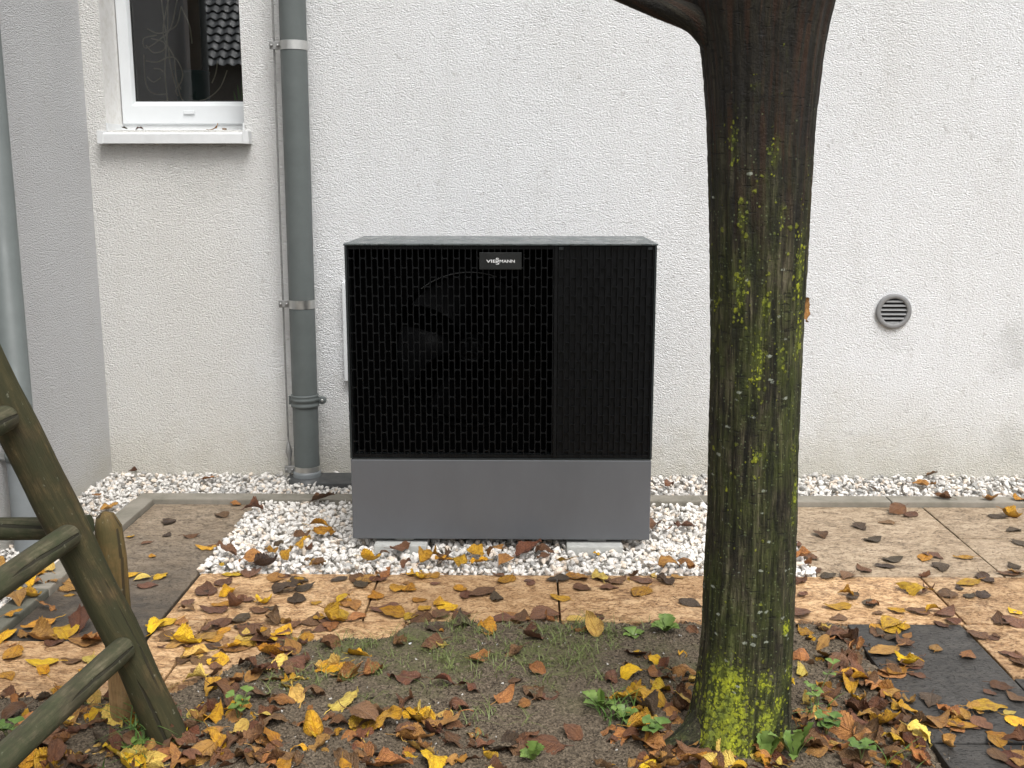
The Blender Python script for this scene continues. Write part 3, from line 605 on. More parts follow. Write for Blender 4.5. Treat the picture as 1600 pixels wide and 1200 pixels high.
# ------------------------------------------------------------------ downpipes, earth rod, vent, duct
YP = WY - 0.085; t0 = at_y(456.5, 0, YP); t1 = at_y(480.5, 748, YP); dirp = (t0 - t1) / (t0.z - t1.z); PR = 0.0575
def on_pipe(z): return t1 + dirp * (z - t1.z)
dp = empty('downpipe', on_pipe(0.0)); tag(dp, 'dark grey round downpipe with steel bands on the white wall', 'downpipe')
b = MB(); b.tube([on_pipe(-0.08), on_pipe(1.0), on_pipe(TOP)], PR, 40, True); b.build('pipe', M_PIPE, dp)
b = MB(); b.tube([on_pipe(-0.08), on_pipe(0.040), on_pipe(0.052), on_pipe(0.054)], [PR + .007, PR + .007, PR + .005, PR], 40); b.build('socket', M_PIPEL, dp)
def band_z(py): return at_y(465, py, YP - PR).z
for py in (69, 477, 738):
    z = band_z(py); p = on_pipe(z); b = MB(); h = 0.019
    b.tube([on_pipe(z - h), on_pipe(z + h)], PR + 0.0022, 40); o = b.build('steel_band', M_STEEL, dp, 0.0)
    b = MB(); b.box(p.x - PR - 0.045, p.x - PR + 0.004, p.y - 0.012, p.y - 0.004, z - 0.016, z + 0.016); b.box(p.x - PR - 0.045, p.x - PR - 0.004, p.y + 0.004, p.y + 0.010, z - 0.014, z + 0.014)
    lug = b.build('clamp_lug', M_ZINC, o, 0.002)
    for dx in (-0.036, -0.008):
        b = MB(); b.lathe([(0.0, -0.0215), (0.0055, -0.0215), (0.0065, -0.018), (0.0065, -0.012), (0.0, -0.012)], 'y', (p.x - PR + dx, p.y, z), 10); b.build('bolt', M_ZINC, o)
z = band_z(629); p = on_pipe(z); b = MB()
b.lathe([(PR + .001, -.030), (PR + .006, -.028), (PR + .0065, -.018), (PR + .003, -.014), (PR + .003, -.004), (PR + .0075, 0), (PR + .0075, .010), (PR + .003, .014), (PR + .006, .02), (PR + .006, .026), (PR + .001, .028)], 'z', p, 40)
br = b.build('pipe_bracket', M_PIPE, dp)
b = MB(); b.lathe([(0, -.007), (.017, -.007), (.019, -.005), (.019, .006), (0, .006)], 'y', (p.x + PR + 0.022, p.y, z), 18); b.box(p.x + PR - .002, p.x + PR + .022, p.y - .006, p.y + .005, z - .016, z + .016); b.box(p.x - PR - .016, p.x - PR + .002, p.y - .006, p.y + .005, z - .020, z + .020); b.build('bracket_ear', M_PIPE, br)
b = MB(); b.lathe([(0, -.0115), (.0055, -.0115), (.007, -.0075), (0, -.0072)], 'y', (p.x + PR + 0.022, p.y, z), 12); b.build('screw', M_STEEL, br)
b = MB(); b.tube([(p.x, p.y + PR, z), (p.x, WY + .02, z)], 0.008, 8); b.build('wall_peg', M_ZINC, br)
# drain collar and plate
b = MB(); c0 = on_pipe(0.0); b.lathe([(PR + .008, 0.028), (PR + .034, 0.022), (PR + .036, -.02)], 'z', (c0.x, c0.y, 0), 32)
b.build('drain_collar', M_DGREY, dp)
q0 = at_z(497, 752, .02); q1 = at_z(560, 752, .02); b = MB(); b.box(q0.x, q1.x + .1, 4.68, 4.86, -.02, .030); tag(b.build('drain_cover', M_DGREY, None, .004), 'dark flat drain cover beside the downpipe foot', 'drain cover')
# earth rod
YR = WY - 0.075; r0 = at_y(424.5, 0, YR); r1 = at_y(450.5, 692, YR); r2 = at_y(453, 722, YR); r3 = at_y(454, 756, YR); dr = (r0 - r1) / (r0.z - r1.z)
rod = empty('earth_rod', (r3.x, YR, 0)); tag(rod, 'thin grey lightning conductor rod left of the downpipe', 'rod')
b = MB(); b.tube([r3 - Vector((0, 0, .06)), r3, r2, r1, r1 + dr * 0.9, r0 + Vector((.003, 0, 0)), r1 + dr * (TOP - r1.z)], 0.0045, 8); b.build('conductor', M_ZINC, rod)
b = MB(); mid = at_y(451.5, 706, YR); b.tube([at_y(450.5, 690, YR), at_y(450.8, 696, YR), mid, at_y(452.3, 716, YR), at_y(453, 724, YR), at_y(453.3, 738, YR)], [.006, .010, .0155, .009, .007, .0065], 14); b.build('joint_sleeve', M_ZINC, rod)
# second downpipe on the grey wall
pa = at_z(35, 868, 0.02); xp = WX + 0.085; yp2 = 3.86
dp2 = empty('downpipe', (xp, yp2, 0)); tag(dp2, 'light grey downpipe on the grey side wall at the left edge', 'downpipe')
b = MB(); b.tube([(xp, yp2, -.08), (xp, yp2, 0.40)], 0.057, 32); b.build('standpipe', M_PIPEL, dp2)
b = MB(); b.tube([(xp, yp2, 0.40), (xp, yp2, 0.405), (xp, yp2, TOP)], [.057, .050, .050], 32); b.build('pipe', M_PIPE, dp2)
b = MB(); b.lathe([(.058, -.016), (.061, -.016), (.061, .016), (.058, .016)], 'z', (xp, yp2, .37), 32); b.build('pipe_clamp', M_PIPE, dp2)
b = MB(); b.box(WX - .02, xp - .045, yp2 - .012, yp2 + .012, .358, .382); b.build('wall_peg', M_ZINC, dp2)
# vent
vc = at_y(1395.5, 486, WY); VR = at_y(1423, 486, WY).x - vc.x; ri = VR * 0.735
vt = empty('wall_vent', (vc.x, WY, vc.z)); tag(vt, 'small round grey ventilation grille on the white wall', 'vent')
b = MB(); b.lathe([(VR, 0.0), (VR, -.013), (VR - .003, -.016), (ri + .003, -.016), (ri, -.013), (ri, 0.001)], 'y', (vc.x, WY, vc.z), 56); b.build('ring', M_VENT, vt)
b = MB(); b.lathe([(ri, -.0012), (0.0005, -.0012)], 'y', (vc.x, WY, vc.z), 40); b.build('duct_backing', M_DARK, vt)
ns = 6
for k in range(ns):
    zc = vc.z + ri * (1 - (2 * k + 1.15) / ns); zt, zb_ = zc + .0035, zc - .0055
    hw = lambda z: math.sqrt(max(0.0, ri * ri - (z - vc.z) ** 2)) * .995
    a, d = hw(zt), hw(zb_); b = MB(); n0 = 0
    for (y, z, h) in ((WY - .004, zt, a), (WY - .014, zb_, d), (WY - .013, zb_ - .0012, d), (WY - .003, zt - .0014, a)): b.v += [(vc.x - h, y, z), (vc.x + h, y, z)]
    for i in range(4): j = (i + 1) % 4; b.face((2 * i, 2 * i + 1, 2 * j + 1, 2 * j))
    b.face((0, 2, 4, 6)); b.face((1, 7, 5, 3)); b.build('slat', M_VENT, vt)

# ------------------------------------------------------------------ the outdoor unit
YF, UB = 3.875, 0.052
UX0 = at_y(537.5, 381, YF).x; UX1 = at_y(1027, 381, YF).x; UT = at_y(780, 381, YF).z; UY1 = YF + 0.50
UM = at_y(780, 717.5, YF).z; UBOT = at_y(780, 843, YF).z; UB = UBOT
unit = empty('heat_pump', ((UX0 + UX1) / 2, YF + .25, UB)); tag(unit, 'black grille heat pump outdoor unit with slate grey base on white gravel', 'heat pump')
UW = UX1 - UX0; TH = 0.008
b = MB()                                               # folded casing: two sides and back
b.box(UX0, UX0 + TH, YF, UY1, UM + .001, UT - .006); b.box(UX1 - TH, UX1, YF, UY1, UM + .001, UT - .006); b.box(UX0 + TH, UX1 - TH, UY1 - TH, UY1, UM + .001, UT - .006)
b.build('casing', M_SIDE, unit, .0015)
b = MB(); b.box(UX0 - .003, UX1 + .003, YF - .004, UY1 + .003, UT - .0055, UT + .001); b.build('lid', M_LID, unit, .002)
bx0, bx1 = at_y(548.5, 780, YF).x - .0, at_y(1019.5, 780, YF).x
bx0 = UX0 + .001; bx1 = UX1 - .001
b = MB(); b.box(bx0, bx1, YF + .001, UY1 - .02, UB, UM - .003); b.build('base_panel', M_BASEP, unit, .004)
b = MB(); b.box(bx0 + .004, bx1 - .004, YF + .002, UY1 - .03, UM - .0035, UM + .002); b.build('seam_strip', M_SIDE, unit)
gx0, gx1 = UX0 + TH + .004, UX1 - TH - .004; gz0, gz1 = UM + .004, UT - .008
GXS = at_y(868, 500, YF).x                              # right of here the grille is closed
NC = 52; pit = (gx1 - gx0) / NC; bw = .0031; rowh = at_y(780, 548, YF).z - at_y(780, 576.6, YF).z
b = MB(); yg0, yg1 = YF + .004, YF + .016
for i in range(NC + 1):
    x = gx0 + i * pit; b.box(x - bw / 2, x + bw / 2, yg0, yg1, gz0, gz1)
b.box(gx0, gx1, yg0 + .004, yg1 + .002, gz1 - .012, gz1); b.box(gx0, gx1, yg0 + .003, yg1 + .002, gz0, gz0 + .012)
hwid = (pit - bw) / 2; NA = 6; rad = hwid * 0.42
for i in range(NC):
    xc = gx0 + (i + .5) * pit; z = gz1 - .045 - (rowh / 2 if i % 2 else 0)
    while z > gz0 + .02:
        n0 = len(b.v); k = NA + 1
        for yy in (yg0 + .001, yg1 - .002):
            for s_ in (1, -1):
                for a in range(k):
                    t = -1 + 2 * a / NA; b.v.append((xc + t * hwid, yy, z + s_ * (.0013 + rad * (1 - math.sqrt(max(0, 1 - t * t))))))
        for a in range(NA):
            b.face((n0 + a, n0 + a + 1, n0 + k + a + 1, n0 + k + a)[::-1])
            b.face((n0 + a, n0 + 2 * k + a, n0 + 2 * k + a + 1, n0 + a + 1)[::-1]); b.face((n0 + k + a, n0 + k + a + 1, n0 + 3 * k + a + 1, n0 + 3 * k + a)[::-1])
        z -= rowh
gr = b.build('grille', M_GRILLE, unit); gr['label'] = 'black grille of staggered upright pill shaped openings'
b = MB(); b.box(GXS - .006, GXS + .006, yg0 - .001, yg1 + .06, gz0, gz1); b.build('grille_mullion', M_GRILLE, unit, .002)
b = MB(); b.box(GXS + .006, gx1, yg1 - .003, yg1 + .004, gz0, gz1); b.build('blind_panel', M_GRILLE, unit)
for px in (877, 1016):
    p = at_y(px, 388, YF); b = MB(); b.box(p.x - .008, p.x + .008, yg0 - .002, yg0 + .004, p.z - .006, p.z + .004); b.build('grille_clip', M_SIDE, unit, .001)
# fan behind the grille
fc = at_y(735, 546, YF + .10); FRD = 0.30; yfn = YF + .085
b = MB(); seg = 64; pts = []
n0 = len(b.v)
for k in range(seg):
    a = 2 * math.pi * k / seg; b.v.append((fc.x + FRD * math.cos(a), yfn, fc.z + FRD * math.sin(a)))
for k in range(seg):
    a = 2 * math.pi * k / seg; ca, sa = math.cos(a), math.sin(a); X0, X1, Z0, Z1 = UX0 + TH, GXS - .006, gz0, gz1
    t = min(((X1 if ca > 0 else X0) - fc.x) / ca if abs(ca) > 1e-6 else 9, ((Z1 if sa > 0 else Z0) - fc.z) / sa if abs(sa) > 1e-6 else 9)
    b.v.append((fc.x + t * ca, yfn, fc.z + t * sa))
for k in range(seg): j = (k + 1) % seg; b.face((n0 + k, n0 + j, n0 + seg + j, n0 + seg + k))
b.lathe([(FRD, 0), (FRD - .006, -.008), (FRD - .012, 0), (FRD - .012, .10)], 'y', (fc.x, yfn, fc.z), 64)
b.build('fan_shroud', M_INNER, unit)
b = MB(); b.tube([(fc.x + (FRD - .01) * math.cos(a), yfn - .006, fc.z + (FRD - .01) * math.sin(a)) for a in np.linspace(R(70), R(128), 24)], .0022, 6); b.build('shroud_rim_glint', M_DGREY, unit)  # paler arc painting in the highlight along the top of the shroud rim
b = MB(); b.box(UX0 + TH, GXS, YF + .24, YF + .25, gz0, gz1); b.build('inner_bulkhead', M_INNER, unit)
fan = empty('fan', (0, 0, 0)); fan.parent = unit; fan.location = (fc.x - unit.location.x, yfn - unit.location.y, fc.z - unit.location.z)
b = MB(); b.lathe([(.0005, -.012), (.030, -.012), (.034, -.008), (.036, -.012), (.045, -.014), (.050, -.008), (.050, .06)], 'y', (fc.x, yfn + .01, fc.z), 40); b.build('hub', M_FAN, fan)
for k in range(3):
    b = MB(); a = k * 2.094 + 1.57; b.tube([(fc.x + .006 * math.cos(a), yfn - .006, fc.z + .006 * math.sin(a)), (fc.x + .03 * math.cos(a), yfn - .006, fc.z + .03 * math.sin(a))], .005, 8); b.build('hub_rib', M_FAN, fan)
for k in range(5):
    a0 = R(168) + k * 2 * math.pi / 5; b = MB(); nr, na = 10, 8
    for i in range(nr + 1):
        r = .046 + (FRD - .025 - .046) * i / nr; span = .42 + .5 * (i / nr)
        for j in range(na + 1):
            a = a0 + span * (j / na - .5) + .35 * (i / nr); b.v.append((fc.x + r * math.cos(a), yfn + .03 - .07 * (j / na - .5) * (1 - .35 * i / nr), fc.z + r * math.sin(a)))
    for i in range(nr):
        for j in range(na): q = i * (na + 1) + j; b.face((q, q + 1, q + na + 2, q + na + 1), None, True)
    b.build('fan_blade', M_FAN, fan)
# badge with raised letters
p0 = at_y(749, 421, YF); p1 = at_y(815, 394.5, YF); b = MB(); b.box(p0.x, p1.x, YF - .003, yg0 + .002, p0.z, p1.z); bad = b.build('badge', M_BADGE, unit, .0015)
def text(body, x, z, h, wsc, align='LEFT'):
    cu = bpy.data.curves.new('t', 'FONT'); cu.body = body; cu.size = 1; cu.extrude = .03; cu.offset = .012; cu.align_x = 'LEFT'
    o = bpy.data.objects.new('t', cu); C.objects.link(o); dg = bpy.context.evaluated_depsgraph_get(); me = bpy.data.meshes.new_from_object(o.evaluated_get(dg)); bpy.data.objects.remove(o)
    co = np.array([v.co for v in me.vertices]); mn, mxv = co.min(0), co.max(0)
    sx = wsc / (mxv[0] - mn[0]); sz = h / (mxv[1] - mn[1])
    for v in me.vertices: v.co = (x + (v.co.x - mn[0]) * sx, YF - .0032 - v.co.z * .01, z + (v.co.y - mn[1]) * sz)
    return me
def P8(x, y): return at_y(700 + x / 8, 380 + y / 8, YF)
for body, xa, xb, ya, yb in (('VIE', 478, 598, 243, 206), ('S', 598, 640, 226, 184), ('S', 598, 640, 265, 224), ('MANN', 645, 835, 243, 206)):
    a, c = P8(xa, ya), P8(xb, yb); me = text(body, a.x, a.z, c.z - a.z, c.x - a.x); link('lettering', me, bad, M_LETTER)
# feet and concrete bearers
for px in (633, 932):
    p = at_y(px, 847, YF + .03); b = MB(); b.box(p.x - .035, p.x + .035, YF + .02, UY1 - .03, .034, UB); b.build('foot', M_ZINC, unit, .003)
for (xa, xb), lab in zip(((586, 668), (885, 972)), ('grey concrete bearer block under the left side of the heat pump', 'grey concrete bearer block under the right side of the heat pump')):
    p0, p1 = at_y(xa, 855, YF), at_y(xb, 855, YF); b = MB(); b.box(p0.x, p1.x, YF - .035, UY1, -.06, .0335); o = b.build('concrete_block', M_FOUND, None, .005); tag(o, lab, 'concrete block', 'concrete bearers under the unit')
# pale duct on the wall behind
p0 = at_y(533.5, 441, WY - .03); p1 = at_y(546, 596, WY - .03); b = MB(); b.box(p0.x, p0.x + .09, WY - .03, WY + .01, p1.z, p0.z); tag(b.build('cable_duct', M_PVC, None, .004), 'pale vertical duct cover on the wall behind the unit', 'duct')

# ------------------------------------------------------------------ tree
tree = empty('tree', TREE); tag(tree, 'tree trunk with lime green lichen standing in the soil bed', 'tree')
SIL = [(-160, 1066, 1352), (-100, 1072, 1338), (-40, 1078, 1316), (0, 1083, 1303), (50, 1091, 1290), (100, 1099, 1282), (200, 1106, 1271), (300, 1109, 1266), (400, 1110, 1261), (500, 1111, 1255), (600, 1111, 1250), (700, 1108, 1247), (800, 1107, 1244),
       (900, 1102, 1241), (1000, 1097, 1237), (1050, 1091, 1234), (1100, 1083, 1231), (1140, 1074, 1231), (1170, 1060, 1236), (1195, 1040, 1250), (1215, 1020, 1275)]
tz, tc, trd = [], [], []
for py, xa, xb in SIL[::-1]:
    a, c = at_y(xa, py, TREE.y), at_y(xb, py, TREE.y); tz.append((a.z + c.z) / 2); tc.append((a.x + c.x) / 2); trd.append((c.x - a.x) / 2 * 0.992)
tz, tc, trd = map(np.array, (tz, tc, trd))
NT, NZ = 180, 420; zz_ = np.linspace(tz[0], tz[-1], NZ); cxs = np.interp(zz_, tz, tc); rr = np.interp(zz_, tz, trd)
k_ = np.ones(15) / 15; pad = lambda a: np.concatenate([np.full(7, a[0]), a, np.full(7, a[-1])]); cxs = np.convolve(pad(cxs), k_, 'valid'); rr = np.convolve(pad(rr), k_, 'valid')
V = np.zeros((NZ, NT, 3)); UVt = np.zeros((NZ, NT, 2)); att = {k: np.zeros((NZ, NT), np.float32) for k in ('lichen', 'algae', 'red', 'pale')}
# lichen patches: px, py, half width, half height, strength
LP = [(1128, 1040, 26, 36, .85), (1130, 1085, 34, 42, 1.0), (1122, 1125, 38, 24, 1.0), (1180, 1040, 14, 18, .8), (1185, 1095, 18, 26, .8), (1205, 1075, 12, 12, .8), (1218, 964, 7, 9, 1.1), (1200, 1130, 16, 22, .6),
      (1146, 455, 8, 34, .85), (1150, 330, 9, 30, .7), (1182, 470, 7, 40, .72), (1172, 560, 10, 42, .8), (1205, 555, 8, 30, .6), (1236, 420, 9, 60, .75), (1237, 520, 7, 40, .8), (1172, 690, 10, 30, .6), (1233, 760, 6, 34, .8), (1230, 690, 5, 20, .6), (1190, 250, 8, 34, .6),
      (1135, 230, 6, 40, .55), (1115, 470, 6, 22, .5), (1160, 300, 6, 22, .6), (1205, 340, 8, 20, .55), (1222, 1040, 8, 24, .55), (1100, 900, 6, 14, .4), (1160, 140, 8, 10, .5), (1205, 90, 5, 8, .5)]
LPW = [(at_y(x, y, TREE.y).x, at_y(x, y, TREE.y).z, wx / 640, hy / 640, s_ * (.74 if y < 900 else 1)) for x, y, wx, hy, s_ in LP]
for i, (z, cx_, r0_) in enumerate(zip(zz_, cxs, rr)):
    low = math.exp(-max(0, z) / 0.09)
    for k in range(NT):
        a = 2 * math.pi * k / NT; ca, sa = math.cos(a), math.sin(a); p3 = Vector((ca * 1.1, sa * 1.1, z * 1.2))
        r = r0_ * (1 + .018 * mnoise.noise(p3 * 1.6)) + .05 * low * (max(0, mnoise.noise(Vector((ca * 2.2, sa * 2.2, 3.3)))) + max(0, mnoise.noise(Vector((ca * 4.5, sa * 4.5, 8.3)))) * .7)
        ridge = mnoise.noise(Vector((ca * 9, sa * 9, z * 2.2))) + .6 * mnoise.noise(Vector((ca * 22, sa * 22, z * 5))); r += .0042 * ridge + .0012 * mnoise.noise(Vector((ca * 9, sa * 9, z * 60)))
        x, y = cx_ + r * ca, TREE.y + r * sa * 0.97; V[i, k] = (x, y, z); UVt[i, k] = (a * .105 + 0.004 * mnoise.noise(Vector((ca * 2, sa * 2, z * 4))), z)
        if sa < .3:
            L = 0
            for lx, lz, wx, hz, s_ in LPW:
                dx, dz = (x - lx) / wx, (z - lz) / hz; q = dx * dx + dz * dz
                if q < 6: L = max(L, s_ * math.exp(-q * .7))
            att['lichen'][i, k] = L
        att['lichen'][i, k] = max(att['lichen'][i, k], (.05 + .09 * mnoise.noise(Vector((ca * 3, sa * 3, z * 4)))) * sstep(1.75, 1.1, z))
        att['algae'][i, k] = sstep(1.65, 1.2, z); att['red'][i, k] = sstep(1.1, 1.55, z) ; att['pale'][i, k] = sstep(1.4, .9, z) * sstep(.1, .3, z) + .15  # 'red' carries the painted crown shade as well as the red tint
I = np.arange(NZ * NT).reshape(NZ, NT); I2 = np.roll(I, -1, 1); F = np.stack([I[:-1], I2[:-1], I2[1:], I[1:]], -1).reshape(-1, 4)
me = arr_mesh('trunk', V.reshape(-1, 3), F, True, None, UVt.reshape(-1, 2))
for k, v in att.items(): a = me.attributes.new(k, 'FLOAT', 'POINT'); a.data.foreach_set('value', v.ravel())
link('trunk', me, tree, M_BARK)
def limb(name, pts, rads, n=24):
    b = MB(); b.tube(smooth_path(pts, 8), np.interp(np.linspace(0, 1, (len(pts) - 1) * 8 + 1), np.linspace(0, 1, len(pts)), rads), n, True, True, .10, len(pts)); me = b.mesh(name)
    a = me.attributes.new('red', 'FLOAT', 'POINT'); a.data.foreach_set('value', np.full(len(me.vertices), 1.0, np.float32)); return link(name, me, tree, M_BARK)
ty = TREE.y
limb('branch', [at_y(1170, 125, ty), at_y(1128, 72, ty - .01), at_y(1086, 32, ty - .02), at_y(1030, 10, ty - .03), at_y(960, -16, ty - .05), at_y(880, -50, ty - .07), at_y(700, -190, ty - .1), at_y(560, -420, ty - .1)], [.05, .041, .030, .0255, .021, .019, .016, .009])
limb('branch', [at_y(1120, 60, ty), at_y(1082, 6, ty + .02), at_y(1045, -22, ty + .05), at_y(960, -120, ty + .2), at_y(900, -320, ty + .4)], [.03, .020, .017, .015, .010], 16)
for (ax, ay, L_, r_) in ((-1.0, -.3, .26, .046), (.9, -.45, .20, .036), (1.0, .3, .22, .036)):
    c0 = Vector((float(tc[2]), ty, 0)); dd = Vector((ax, ay, 0)).normalized(); rb = float(trd[2]) * .72
    rt = limb('root', [c0 + dd * (rb * .35) + Vector((0, 0, .13)), c0 + dd * (rb * .92) + Vector((0, 0, .045)), c0 + dd * (rb + L_ * .35) + Vector((.01, 0, .006)), c0 + dd * (rb + L_ * .7) + Vector((0, .01, -.012)), c0 + dd * (rb + L_) + Vector((0, 0, -.04))], [r_ * 1.1, r_ * 1.1, r_ * .8, r_ * .6, r_ * .3], 16)
    a_l = rt.data.attributes.new('algae', 'FLOAT', 'POINT'); a_l.data.foreach_set('value', np.full(len(rt.data.vertices), .9, np.float32))
    rt.data.attributes['red'].data.foreach_set('value', np.full(len(rt.data.vertices), .0, np.float32))
top = at_y(1209, -150, ty); TT = Vector((top.x, ty, top.z))
LIMBS = [((-.55, .35, 1.5), .07), ((.5, -.3, 1.6), .075), ((.15, .25, 2.0), .085), ((.75, .35, 1.2), .05), ((-.3, -.35, 1.6), .055)]
tips = []
for d, r in LIMBS:
    d = Vector(d); s_ = TT + Vector((d.x * .08, d.y * .08, -.12)); P = [s_, TT + d * .25 + Vector((0, 0, .05)), TT + d * .6, TT + d * 1.1 + Vector((.08, .05, 0)), TT + d * 1.6]
    limb('limb', P, [r * 1.2, r, r * .8, r * .5, r * .2], 16); tips += [(P[2], d), (P[3], d), (P[4], d)]

# ------------------------------------------------------------------ leaves
def leaf_proto(seed, flat):
    rs = np.random.default_rng(seed); nl, nw = 22, 6; V, UV = [], []
    bend = rs.uniform(-2.2, 2.4) * (0.35 if flat else 1); fold = rs.uniform(-.1, .75) * (0.3 if flat else 1); curl = rs.uniform(-1.3, 1.6) * (0.25 if flat else 1); wav = rs.uniform(.02, .07) * (0.35 if flat else 1); tw = rs.uniform(-1, 1) * (0.2 if flat else 1); ph = rs.uniform(0, 6, 3); wd = rs.uniform(.30, .41); asy = rs.uniform(-.16, .16); nb = [(rs.uniform(.15, .9), rs.choice([-1, 1]), rs.uniform(.06, .13), rs.uniform(.15, .5)) for _ in range(rs.integers(0, 3))]
    for i in range(nl + 1):
        t = i / nl; hw = wd * (math.sin(math.pi * t ** .72) ** .8) * (1 - .35 * t ** 3) + .004; saw = 1 + .045 * ((i % 2) - .5) * 2 * (0 < i < nl)
        # arc along length
        th = bend * (t - .45); xx = (math.sin(th) - math.sin(-bend * .45)) / bend if abs(bend) > .05 else t; zz = (1 - math.cos(th)) / bend if abs(bend) > .05 else 0
        for j in range(nw + 1):
            s_ = (j / nw - .5) * 2; y = s_ * hw * (saw if abs(s_) > .99 else 1) * (1 + asy * (1 if s_ > 0 else -1)) * (1 - sum(dp_ * math.exp(-((t - tn) / wn) ** 2) for tn, sg, wn, dp_ in nb if sg * s_ > 0)) + .03 * math.sin(t * 3 + ph[2]); z = zz + fold * abs(y) * .6 + curl * y * y * 1.2 + wav * math.sin(t * 11 + ph[0] + s_ * 2) * abs(s_) + wav * .7 * math.sin(t * 17 + ph[1]) * s_ + tw * (t - .5) * y
            V.append((xx, y * (1 - .25 * abs(curl) * abs(s_)), z)); UV.append((t, s_))
    V = np.array(V); V[:, 0] -= .5 * V[:, 0].max(); F = [(i * (nw + 1) + j, (i + 1) * (nw + 1) + j, (i + 1) * (nw + 1) + j + 1, i * (nw + 1) + j + 1) for i in range(nl) for j in range(nw)]
    n0 = len(V); b0 = V[nw // 2]; st = []      # stalk
    for k in range(4):
        c = b0 + np.array([-.09 * k, .02 * math.sin(k + ph[2]), .03 * k * rs.uniform(-.5, .8)])
        st += [c + [0, .012, 0], c + [0, -.006, .01], c + [0, -.006, -.01]]
    V = np.concatenate([V, np.array(st)]); UV += [(.0, .0)] * 12
    for k in range(3):
        for j in range(3): F.append((n0 + 3 * k + j, n0 + 3 * k + (j + 1) % 3, n0 + 3 * k + 3 + (j + 1) % 3, n0 + 3 * k + 3 + j))
    return V, np.array(F), np.array(UV)
NFL, NCU = 12, 20
PROT = [leaf_proto(100 + k, True) for k in range(NFL)] + [leaf_proto(300 + k, False) for k in range(NCU)]
LM = {}
def leaf_mesh(v, col):
    if (v, col) not in LM:
        me = arr_mesh('leaf', PROT[v][0], PROT[v][1], True, None, PROT[v][2]); me.materials.append(LEAFM[col]); LM[v, col] = me
    return LM[v, col]
def surf(x, y):
    """height of what lies under a leaf, and its zone"""
    if y > KY0 - .01 and y < KY1 + .01: return .026, 'kerb'
    if y >= KY1: return .026, 'gravel strip along the white wall'
    if x < KX0: return .024, 'gravel strip beside the grey wall'
    if x < KX1: return .026, 'kerb'
    if y > GY0 and GX0 < x < GX1:
        return .027, ('gravel left of the heat pump' if x < UX0 else 'gravel right of the heat pump' if x > UX1 else 'gravel before the heat pump')
    if x < GX0 and y > 3.06: return .001, 'dark stained slabs at the left'
    if y > GY0: return .001, 'beige slabs right of the tree'
    if y > 3.222: return .001, ('sandy slabs left of the heat pump' if x < -.62 else 'sandy slabs before the heat pump' if x < .45 else 'sandy slabs right of the tree')
    if x > 1.03: return .002, ('dark slate slabs at the right' if x < 1.372 or y < 2.852 else 'sandy slab at the right edge')
    h = soil_h(x, y)
    if y > soil_edge(x): return .001, 'sandy slabs behind the wooden stakes'
    if x < -.60: return max(h, 0), 'soil near the wooden stakes'
    return h, ('soil below the heat pump' if x < .28 else 'soil at the foot of the tree' if x < .56 else 'soil right of the tree')
LEAVES = []      # (obj, zone, colour)
def place_leaf(px, py, col, size=None, mode=None, lift=0.0, keep=True):
    p = at_z(px, py, 0.012); z, zone = surf(p.x, p.y); p = at_z(px, py, z + .008); z, zone = surf(p.x, p.y)
    for _ in range(3): p = at_z(px, py, z + .006); z, zone = surf(p.x, p.y)
    flat = ('slab' in zone) and random.random() < (.92 if col in 'DBG' else .72)
    if mode: flat = mode == 'f'
    v = random.randrange(NFL) if flat else NFL + random.randrange(NCU)
    s_ = (size or random.gauss(.077, .020)); s_ = min(.122, max(.03, s_))
    tl = .04 if flat else (.28 if 'soil' in zone else .2)
    e = Euler((random.gauss(0, tl) + (math.pi if random.random() < .18 and not flat else 0), random.gauss(0, tl), random.uniform(0, 6.283)))
    m3 = np.array(e.to_matrix()); vz = (PROT[v][0] * s_) @ m3.T
    lo = np.percentile(vz[:, 2], 4)
    o_z = z - lo - (.004 if 'soil' in zone else 0) + lift + .002
    if not keep: return (v, e, s_, (p.x, p.y, o_z), col)
    o = bpy.data.objects.new('fallen_leaf', leaf_mesh(v, col)); C.objects.link(o); o.rotation_euler = e; o.scale = (s_, s_, s_); o.location = (p.x, p.y, o_z)
    LEAVES.append((o, zone, col)); return o
